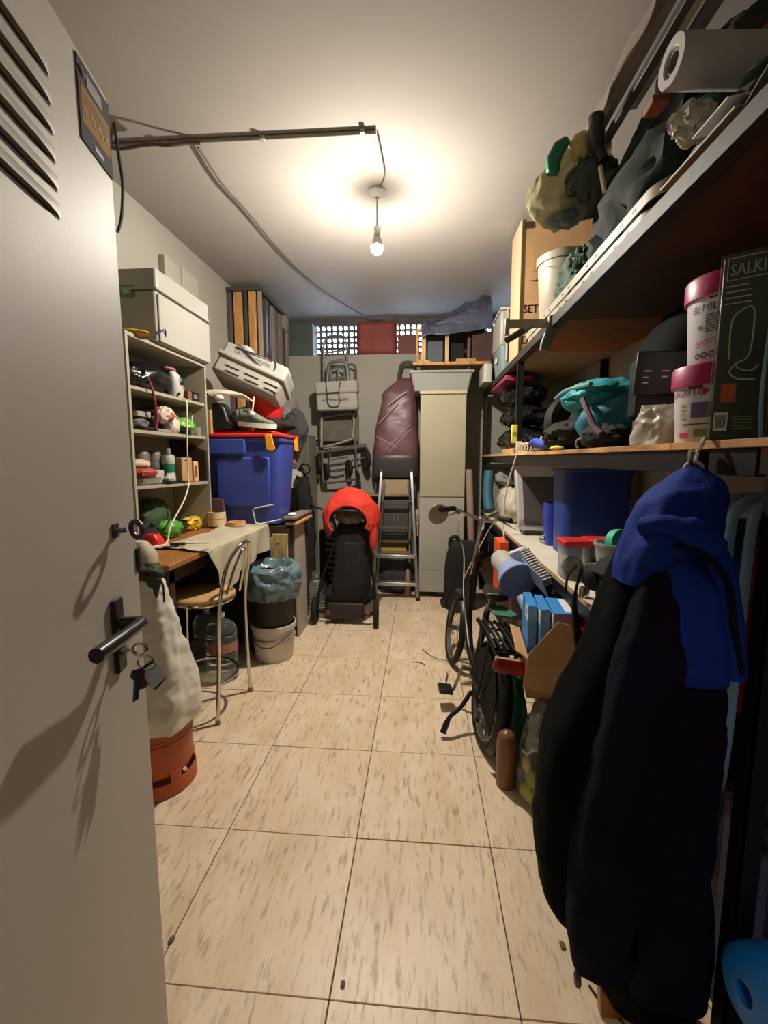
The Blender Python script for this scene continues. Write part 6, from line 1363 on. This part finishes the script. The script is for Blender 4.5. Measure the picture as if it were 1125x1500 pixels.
# near right: plank, foam roller, box
O(MB().box(.475, .60, 1.03, 1.055, .0, .22).rot(-12, 'X', (0, 1.04, 0)), 'floor_plank', BROWNW, 'brown wooden board standing on the floor under the coat hem', 'board', bev=.003)
ro = T('foam_roller', 'bright blue hollow foam roller in front of the dark coat', 'roller', (.72, .85, .35))
ax_ = V((.98, .10, -.05)).normalized()
P(MB().lathe([(.02, 0), (.052, 0), (.070, .012), (.076, .035), (.076, .55), (.02, .55), (.02, 0)], V((.615, .782, .43)), 36, axis=tuple(ax_)), 'foam', FOAMB, ro)
fs_ = T('roller_crate', 'dark crate under the bright blue foam roller', 'crate', (.95, .85, 0))
P(MB().box(.72, 1.2, .66, .88, 0, .345), 'body', BLK, fs_, bev=.006)
vb_ = T('violet_box', 'dark violet box standing at the near end of the rack', 'box', (.95, 1.0, .42))
P(MB().box(.77, 1.17, .945, .965, 0, .585), 'face', mat('dull_violet_card', (58, 48, 82), .7), vb_, bev=.003)
P(MB().box(.78, 1.17, .967, 1.11, 0, .58), 'body', mat('dull_violet_card', (58, 48, 82)), vb_, bev=.003)
O(MB().blob((.86, 1.03, .65), (.09, .07, .07), 151, .25, 2.6, n=40, flat=-.95).crumple(.012, 12, 41), 'grey_bundle', mat('slate_bundle', (56, 62, 72), .7, bump=.3, bscale=24), 'slate grey bundle on the violet box by the rack end', 'bundle')
O(MB().box(.79, .90, .90, .98, .90, 1.03), 'rose_carton', mat('dusty_rose_card', (120, 84, 80), .7), 'dusty rose carton edge at the right end of the rack', 'box', bev=.003)

# ================================================================ TOP SHELF
z = 2.126
# long white slotted frames with rounded ends, lying along the edge
def slotted(x0, x1, y0, y1, z0, h, r, label):
    t = T('slotted_frame', label, 'frame', ((x0 + x1) / 2, (y0 + y1) / 2, z0), 'slotted white frames on the top shelf')
    path = [(x0, y1, 0)]
    n = 10
    path += [(x0, y0 + r, 0)] + [(x0 + r - r * cos(radians(90 * k / n)), y0 + r - r * sin(radians(90 * k / n)), 0) for k in range(1, n + 1)] + [(x1, y0, 0)]
    m = MB(); th = .004
    for i, p in enumerate(path):
        a = V(path[max(i - 1, 0)]); b = V(path[min(i + 1, len(path) - 1)]); d = (b - a).normalized(); nrm = V((d.y, -d.x, 0)) * -1
        c = V(p)
        for (o, zz) in ((0, z0), (0, z0 + h), (.022, z0 + h), (.022, z0 + h - th), (th, z0 + h - th), (th, z0)):
            m.v.append(c - nrm * o * -1 + V((0, 0, zz)))
    k = 6
    for i in range(len(path) - 1):
        for j in range(k): m.f.append((i * k + j, i * k + (j + 1) % k, (i + 1) * k + (j + 1) % k, (i + 1) * k + j))
    m.f.append(tuple(range(k))); m.f.append(tuple((len(path) - 1) * k + j for j in range(k)))
    P(m, 'rail', mat('cream_enamel_steel', (140, 133, 117), .5), t)
    q = MB()
    y = y0 + r + .06; i = 0
    while y < y1 - .05:
        q.box(x0 - .0008, x0 + .0006, y, y + .022, z0 + h * .4, z0 + h * .4 + .008); y += .09 if i % 2 == 0 else .22; i += 1
    P(q, 'slots', DARKS, t)
    return t
slotted(.652, 1.05, 1.36, 3.0, z + .05, .034, .12, 'cream slotted steel frame with rounded corner, upper one on the top shelf edge')
slotted(.660, 1.06, 1.42, 2.98, z + .012, .034, .12, 'cream slotted steel frame with rounded corner, lower one on the top shelf edge')
O(MB().box(.662, .70, 1.1, 1.45, z, z + .02).rot(4, 'Z', (.68, 1.3, 0)), 'stick', PLANKW, 'rough wooden stick lying at the near end of the top shelf edge', 'stick', bev=.003)
O(MB().prism([(0, 0), (.30, .0), (.34, .16), (.10, .22), (.02, .18)], (.655, 1.10, z + .042), (0, 1, 0), (.9, 0, .2), (-.001, 0, .006)), 'grey_sheet', mat('grey_card', (140, 132, 124), .6), 'grey sheet lying on the slotted frames', 'sheet', bev=.001)
O(MB().prism([(0, 0), (.13, -.0), (.15, .10), (.03, .12)], (.662, 1.14, z + .09), (0, 1, 0), (.9, 0, .3), (-.0005, 0, .003)), 'paper_sheet', mat('bright_paper', (222, 220, 220), .7), 'white paper sheet lying on the grey sheet on the top shelf', 'paper')
O(MB().sheet(lambda u, v: V((.67 + .16 * v, .98 + .42 * u, z + .055 + .05 * sin(u * 3) * v + .03 * noise.noise(V((u * 5, v * 5, 0))) + .05 * v)), 24, 10, (0, 0, .003)), 'film_sheet', mat('smoky_film', (150, 142, 134), .25, trans=.2, bump=.3, bscale=16), 'smoky film sheet curling over the near end of the top shelf', 'film')
fw = T('foil_bag', 'small crinkled clear bag with teal cap above the slotted frames', 'bag', (.70, 1.33, z + .13))
P(MB().blob((.70, 1.335, z + .17), (.05, .05, .038), 161, .45, 3.2, n=44).crumple(.012, 18, 49), 'film', mat('silver_film', (190, 184, 170), .25, trans=.3, bump=.4, bscale=26), fw)
P(MB().blob((.725, 1.33, z + .215), (.022, .022, .014), 162, .2, 3), 'cap', mat('dim_teal_plastic', (52, 112, 94), .4), fw)
O(MB().blob((.96, 1.88, z + .225), (.27, .42, .28), 163, .2, 2.6, n=60, flat=-.79).crumple(.03, 6, 42), 'dark_green_sack', mat('black_green_cloth', (18, 27, 22), .85, var=.25, vscale=6, bump=.3, bscale=26), 'large dark green cloth sack filling the top shelf', 'sack')
O(MB().blob((.97, 1.22, z + .115), (.24, .24, .125), 164, .2, 2.4, n=60, flat=-.9).crumple(.02, 8, 43), 'dark_green_sack', mat('bottle_green_cloth', (15, 36, 28), .8, var=.2, vscale=6, bump=.3, bscale=30), 'bottle green cloth sack under the white paper roll', 'sack')
rl = T('paper_roll', 'thick grey white roll lying across the top shelf', 'roll', (.9, 1.3, z + .3))
ra, rb2_ = V((.635, 1.345, 2.45)), V((1.2, 1.385, 2.45))
rax = (rb2_ - ra).normalized()
P(MB().lathe([(.030, .004), (.034, 0), (.056, 0), (.0575, .003), (.0575, .62), (.03, .62), (.03, .004)], ra, 40, axis=tuple(rax)), 'paper', mat('grey_white_roll', (166, 162, 160), .6), rl)
P(MB().lathe([(.022, .006), (.0295, .006), (.0295, .6), (.022, .6), (.022, .006)], ra, 28, axis=tuple(rax)), 'core', GREYB, rl)
P(MB().blob(ra + rax * .04, (.018, .018, .018), 6, .4, 4), 'stuffing', mat('dark_stuffing', (70, 62, 56), .8), rl)
O(MB().box(.612, .655, 1.38, 1.44, 2.383, 2.405), 'orange_box', mat('rust_orange_print', (128, 62, 40), .7), 'rust orange flat box behind the white paper roll', 'box', bev=.004)
O(MB().prism([(0, 0), (.38, 0), (.38, .30), (.30, .30)], (.83, 1.43, 2.515), (1, .05, 0), (0, .1, 1), (0, .12, 0)), 'orange_bag', mat('rust_fabric', (150, 66, 40), .8, bump=.2, bscale=40), 'rust orange fabric bag above the white paper roll', 'bag', bev=.02)
O(MB().blob((1.0, 1.85, 2.69), (.18, .34, .075), 165, .22, 2.2, n=48).crumple(.025, 7, 44), 'dark_cloth', mat('sooty_green_cloth', (44, 48, 44), .9, bump=.3, bscale=24), 'sooty dark cloth bundle under the ceiling on the top shelf', 'cloth')
for x, y0, y1, z0, w, h, mm, lb, ty in (
        (.725, 1.2, 2.35, 2.80, .03, .07, mat('dull_plastic_profile', (120, 110, 104), .35), 'dull grey long profile nearest the aisle under the ceiling', 0),
        (.79, 1.0, 2.02, 2.80, .045, .05, mat('cream_profile', (202, 192, 174), .5), 'cream long profile under the ceiling on the top shelf', 0),
        (.76, 1.2, 2.5, 2.765, .03, .03, mat('dark_profile', (58, 54, 52), .5), 'dark long profile between the grey and cream ones', 0),
        (.86, 1.05, 1.93, 2.79, .03, .045, mat('grey_lilac_profile', (124, 114, 118), .4), 'grey lilac long profile right of the cream one', 0),
        (.845, 1.1, 1.95, 2.84, .012, .02, mat('pale_tube', (176, 168, 158), .4), 'thin pale tube lying on the grey lilac profile', 0)):
    O(MB().box(x, x + w, y0, y1, z0, z0 + h), 'long_profile', mm, lb, 'profile', 'long profiles under the ceiling', bev=.003)
O(MB().sheet(lambda u, v: V((.715 + .01 * sin(u * 20) - .03 * v, 1.25 + 1.05 * u, 2.885 - .10 * v - .06 * max(0, u - .8) * 5 * v + .012 * noise.noise(V((u * 8, v * 4, 1))))), 40, 8, (.002, 0, 0)), 'clear_wrap', mat('dusty_clear_film', (170, 158, 146), .15, trans=.5, ior=1.08, bump=.3, bscale=20), 'dusty clear film wrapped along the long profiles', 'film')
# green and clear bags hanging over the shelf front
gr_ = T('hanging_bag', 'clear and yellow plastic bag with green cloth drooping from the top shelf', 'bag', (.62, 2.15, 2.45))
P(MB().loft([(2.43, .56, .64, 2.12, .03), (2.48, .49, .70, 2.13, .07), (2.56, .455, .74, 2.15, .10), (2.64, .50, .78, 2.16, .10), (2.72, .58, .80, 2.18, .08), (2.77, .62, .80, 2.2, .05)], 80, 64, fold=.13, kf=5, seed=31).crumple(.024, 9, 45), 'film', mat('yellowish_film', (196, 190, 152), .2, trans=.6, ior=1.1, bump=.45, bscale=14), gr_)
P(MB().prism([(0, 0), (-.006, .06), (.022, .115), (.065, .14), (.088, .12), (.066, .085), (.05, .04), (.048, 0)], (.505, 2.015, 2.59), (1, .1, 0), (0, 0, 1), (0, .05, 0)), 'green_lining', mat('viridian_plastic', (40, 128, 94), .4), gr_, bev=.012)
P(MB().blob((.70, 2.10, 2.56), (.12, .12, .10), 171, .2, 2.2, n=44).crumple(.012, 9, 46), 'dark_content', mat('slate_green_fabric', (58, 66, 62), .6, bump=.3, bscale=20), gr_)
P(MB().blob((.60, 2.11, 2.455), (.07, .05, .035), 172, .25, 2.6, n=40).crumple(.01, 14, 47), 'slate_tip', mat('slate_teal_film', (98, 120, 112), .3, bump=.3, bscale=18), gr_)
P(MB().blob((.645, 2.06, 2.70), (.045, .03, .06), 173, .3, 2.6, n=40).crumple(.012, 14, 48), 'yellow_scrap', mat('straw_film', (196, 182, 112), .35, bump=.3, bscale=18), gr_)
O(MB().tube([(.675, 2.0, 2.77), (.68, 1.98, 2.66), (.70, 1.96, 2.585)], [.03] * 8 + [.02] * 5, 10, k=6), 'dark_umbrella', mat('sooty_plastic', (34, 31, 33), .5), 'dark thick umbrella end sticking out between the hanging bags', 'umbrella')
O(MB().box(.712, .722, 1.93, 1.95, 2.30, 2.56).rot(-14, 'Y', (.715, 1.94, 2.4)), 'cream_rod', mat('cream_rod', (206, 196, 160), .5), 'thin cream rod slanting down to the slotted frames', 'rod', bev=.002)
O(MB().box(.73, .80, 1.95, 1.98, 2.28, 2.55).rot(-14, 'Y', (.76, 1.96, 2.4)), 'brown_strip', GREYB, 'grey brown strip beside the thin cream rod', 'strip', bev=.002)
O(MB().blob((.80, 2.43, 2.285), (.11, .145, .165), 175, .3, 3, n=56, flat=-.95).crumple(.02, 12, 50), 'net_bag', mat('green_net', (56, 78, 64), .8, var=.35, vscale=20, bump=.5, bscale=50), 'green net bag between the white bucket and the slotted frames', 'bag')
wb = T('white_bucket', 'white bucket with wire handle on the top shelf', 'bucket', (.80, 2.74, z))
P(MB().lathe([(0, 0), (.125, 0), (.13, .006), (.148, .29), (.156, .292), (.158, .33), (.15, .333), (.142, .29), (.124, .01), (0, .01)], (.80, 2.74, z + .09), 40), 'body', mat('ivory_bucket', (150, 145, 130), .4), wb)
P(MB().tube([(.66, 2.70, 2.50), (.66, 2.64, 2.47), (.70, 2.60, 2.445), (.78, 2.575, 2.43), (.88, 2.59, 2.44)], .004, 6, k=5), 'handle', mat('ivory_wire', (200, 190, 166), .4), wb)
O(MB().box(.70, 1.1, 2.55, 2.95, z + .086, z + .092), 'bucket_board', PINE, 'thin pale board under the white bucket on the top shelf', 'board')
cx = T('tall_carton', 'tall worn cardboard box with black lettering on the top shelf', 'box', (.85, 3.3, z))
P(MB().box(.645, 1.12, 3.2, 3.5, z, 2.99), 'carton', CARD, cx, bev=.004)
P(MB().box(.641, .647, 3.19, 3.5, z, 2.99), 'worn_edge', mat('dirty_clear_edge', (186, 160, 128), .4), cx)
fnb = plane((.668, 3.1985, 2.40), (1, 0, 0), (0, 0, 1))
fnb2 = plane((.662, 3.1985, 2.268), (1, 0, 0), (0, 0, 1))
fnb3 = plane((.662, 3.1985, 2.20), (1, 0, 0), (0, 0, 1))
lt = MB(); lettering(lt, 'SET 4', .075, fnb, .85, bold=.004); lettering(lt, 'SET', .075, fnb2, .85, bold=.004); lettering(lt, 'DA C', .075, fnb3, .85, bold=.004)
P(lt, 'lettering', mat('brown_black_ink', (60, 42, 30), .8), cx)
q = MB().sheet(lambda u, v: V((.70 + .26 * u, 3.197 - .012 * sin(pi * u) * v, 2.60 + .05 * u * u + .012 * v * sin(pi * u) + .006 * noise.noise(V((u * 9, 0, 0))))), 20, 2, (0, .002, 0))
P(q, 'tear', DKWOOD, cx)
P(MB().box(.72, 1.0, 3.194, 3.199, 2.66, 2.76), 'loose_flap', mat('cardboard_flap', (174, 134, 92), .85), cx)
P(MB().box(.665, .72, 3.196, 3.199, 2.93, 2.97), 'print', mat('brown_black_ink', (60, 42, 30)), cx)
O(MB().box(.655, .74, 3.06, 3.14, z, z + .03), 'wood_wedge', CHIP, 'small brown wedge at the foot of the tall worn cardboard box', 'block', bev=.003)
wx = T('white_tub', 'white and grey lidded tub at the far end of the top shelf', 'tub', (.75, 4.0, z))
P(MB().tub(.62, .95, 3.75, 4.15, z + .001, z + .20, .005, tx=.02, ty=.02, r=.03), 'body', mat('blue_grey_tub', (132, 150, 156), .35, trans=.3), wx)
P(MB().box(.615, .955, 3.745, 4.155, z + .20, z + .47), 'upper_body', OFFW, wx, bev=.02)
P(MB().box(.61, .96, 3.74, 4.16, z + .47, z + .49), 'lid', WHITE, wx, bev=.006)
P(MB().box(.66, .675, 3.735, 3.748, z + .08, z + .47), 'clip', WHITE, wx, bev=.003)
P(MB().box(.608, .62, 3.9, 3.95, z + .09, z + .13), 'latch', mat('greenish_white', (196, 206, 186), .4), wx, bev=.003)
O(MB().blob((.80, 3.95, z + .52), (.12, .14, .05), 181, .2, 2.4, flat=-.7), 'red_cloth', mat('dull_red_lid', (176, 60, 56), .5), 'dull red cloth on top of the white and grey tub', 'cloth')
O(MB().tub(.56, .64, 4.25, 4.6, z + .0, z + .16, .006, r=.02), 'small_white_tub', WHITE, 'small white open tub at the far end of the rack rail', 'tub')
O(MB().blob((.86, 4.5, z + .20), (.2, .25, .22), 183, .2, 2.2, flat=-.9), 'dark_sack', DKGREEN, 'dark green sack at the far end of the top shelf', 'sack')
# F-clamp gripping the rail
fc = T('bar_clamp', 'steel bar clamp with dark grip fixed to the top shelf rail', 'clamp', (.55, 2.4, 2.05))
P(MB().box(.422, .665, 2.392, 2.402, 2.083, 2.125), 'bar', mat('clamp_steel', (166, 154, 134), .4, .6), fc, bev=.002)
P(MB().prism([(.0, .0), (.035, .01), (.04, -.06), (.01, -.17), (-.035, -.165), (-.03, -.12), (-.005, -.05)], (.625, 2.375, 2.135), (1, 0, 0), (0, 0, 1), (0, .03, 0)), 'jaw', mat('grey_cast_iron', (116, 110, 104), .5, .3), fc, bev=.006)
P(MB().box(.415, .435, 2.385, 2.408, 2.05, 2.13), 'end_jaw', mat('clamp_steel', (166, 154, 134)), fc, bev=.003)
P(MB().cyl((.415, 2.33, 2.01), (.50, 2.38, 2.065), .016, n=14), 'grip', mat('dark_grip', (58, 56, 54), .6), fc)
P(MB().cyl((.50, 2.38, 2.065), (.56, 2.395, 2.09), .007, n=10), 'screw', STEEL, fc)

# small litter on the tiles
for (x, y, s_, lb) in ((.43, 1.20, .008, 'dry leaf on the tile under the coat'), (-.20, 1.05, .006, 'small dark crumb on the near middle tile'), (-.73, 1.12, .008, 'flattened dry leaf near the door'), (-.75, 1.02, .008, 'second dry leaf near the door foot')):
    O(MB().blob((x, y, .003), (s_, s_ * 1.5, .003), int(s_ * 1e4) + int(x * 10), .4, 3), 'leaf', mat('dry_leaf', (122, 94, 70), .9), lb, 'leaf')
O(MB().tube([(.47, 1.10, .004), (.49, 1.06, .006), (.53, 1.02, .004)], .003, 6, k=5), 'twig', DKWOOD, 'thin dark twig on the floor by the brown board', 'twig')
O(MB().tube([(-.06, 3.02, .004), (.0, 3.02, .006), (.04, 2.98, .004)], .003, 6, k=5), 'twig', DKWOOD, 'thin dark twig on the floor before the bicycle', 'twig')
O(MB().tube([(.02, 3.25, .004), (.10, 3.1, .01), (.20, 3.02, .02)], .0025, 6, k=5), 'twig', DKWOOD, 'long thin twig near the front wheel of the bicycle', 'twig')
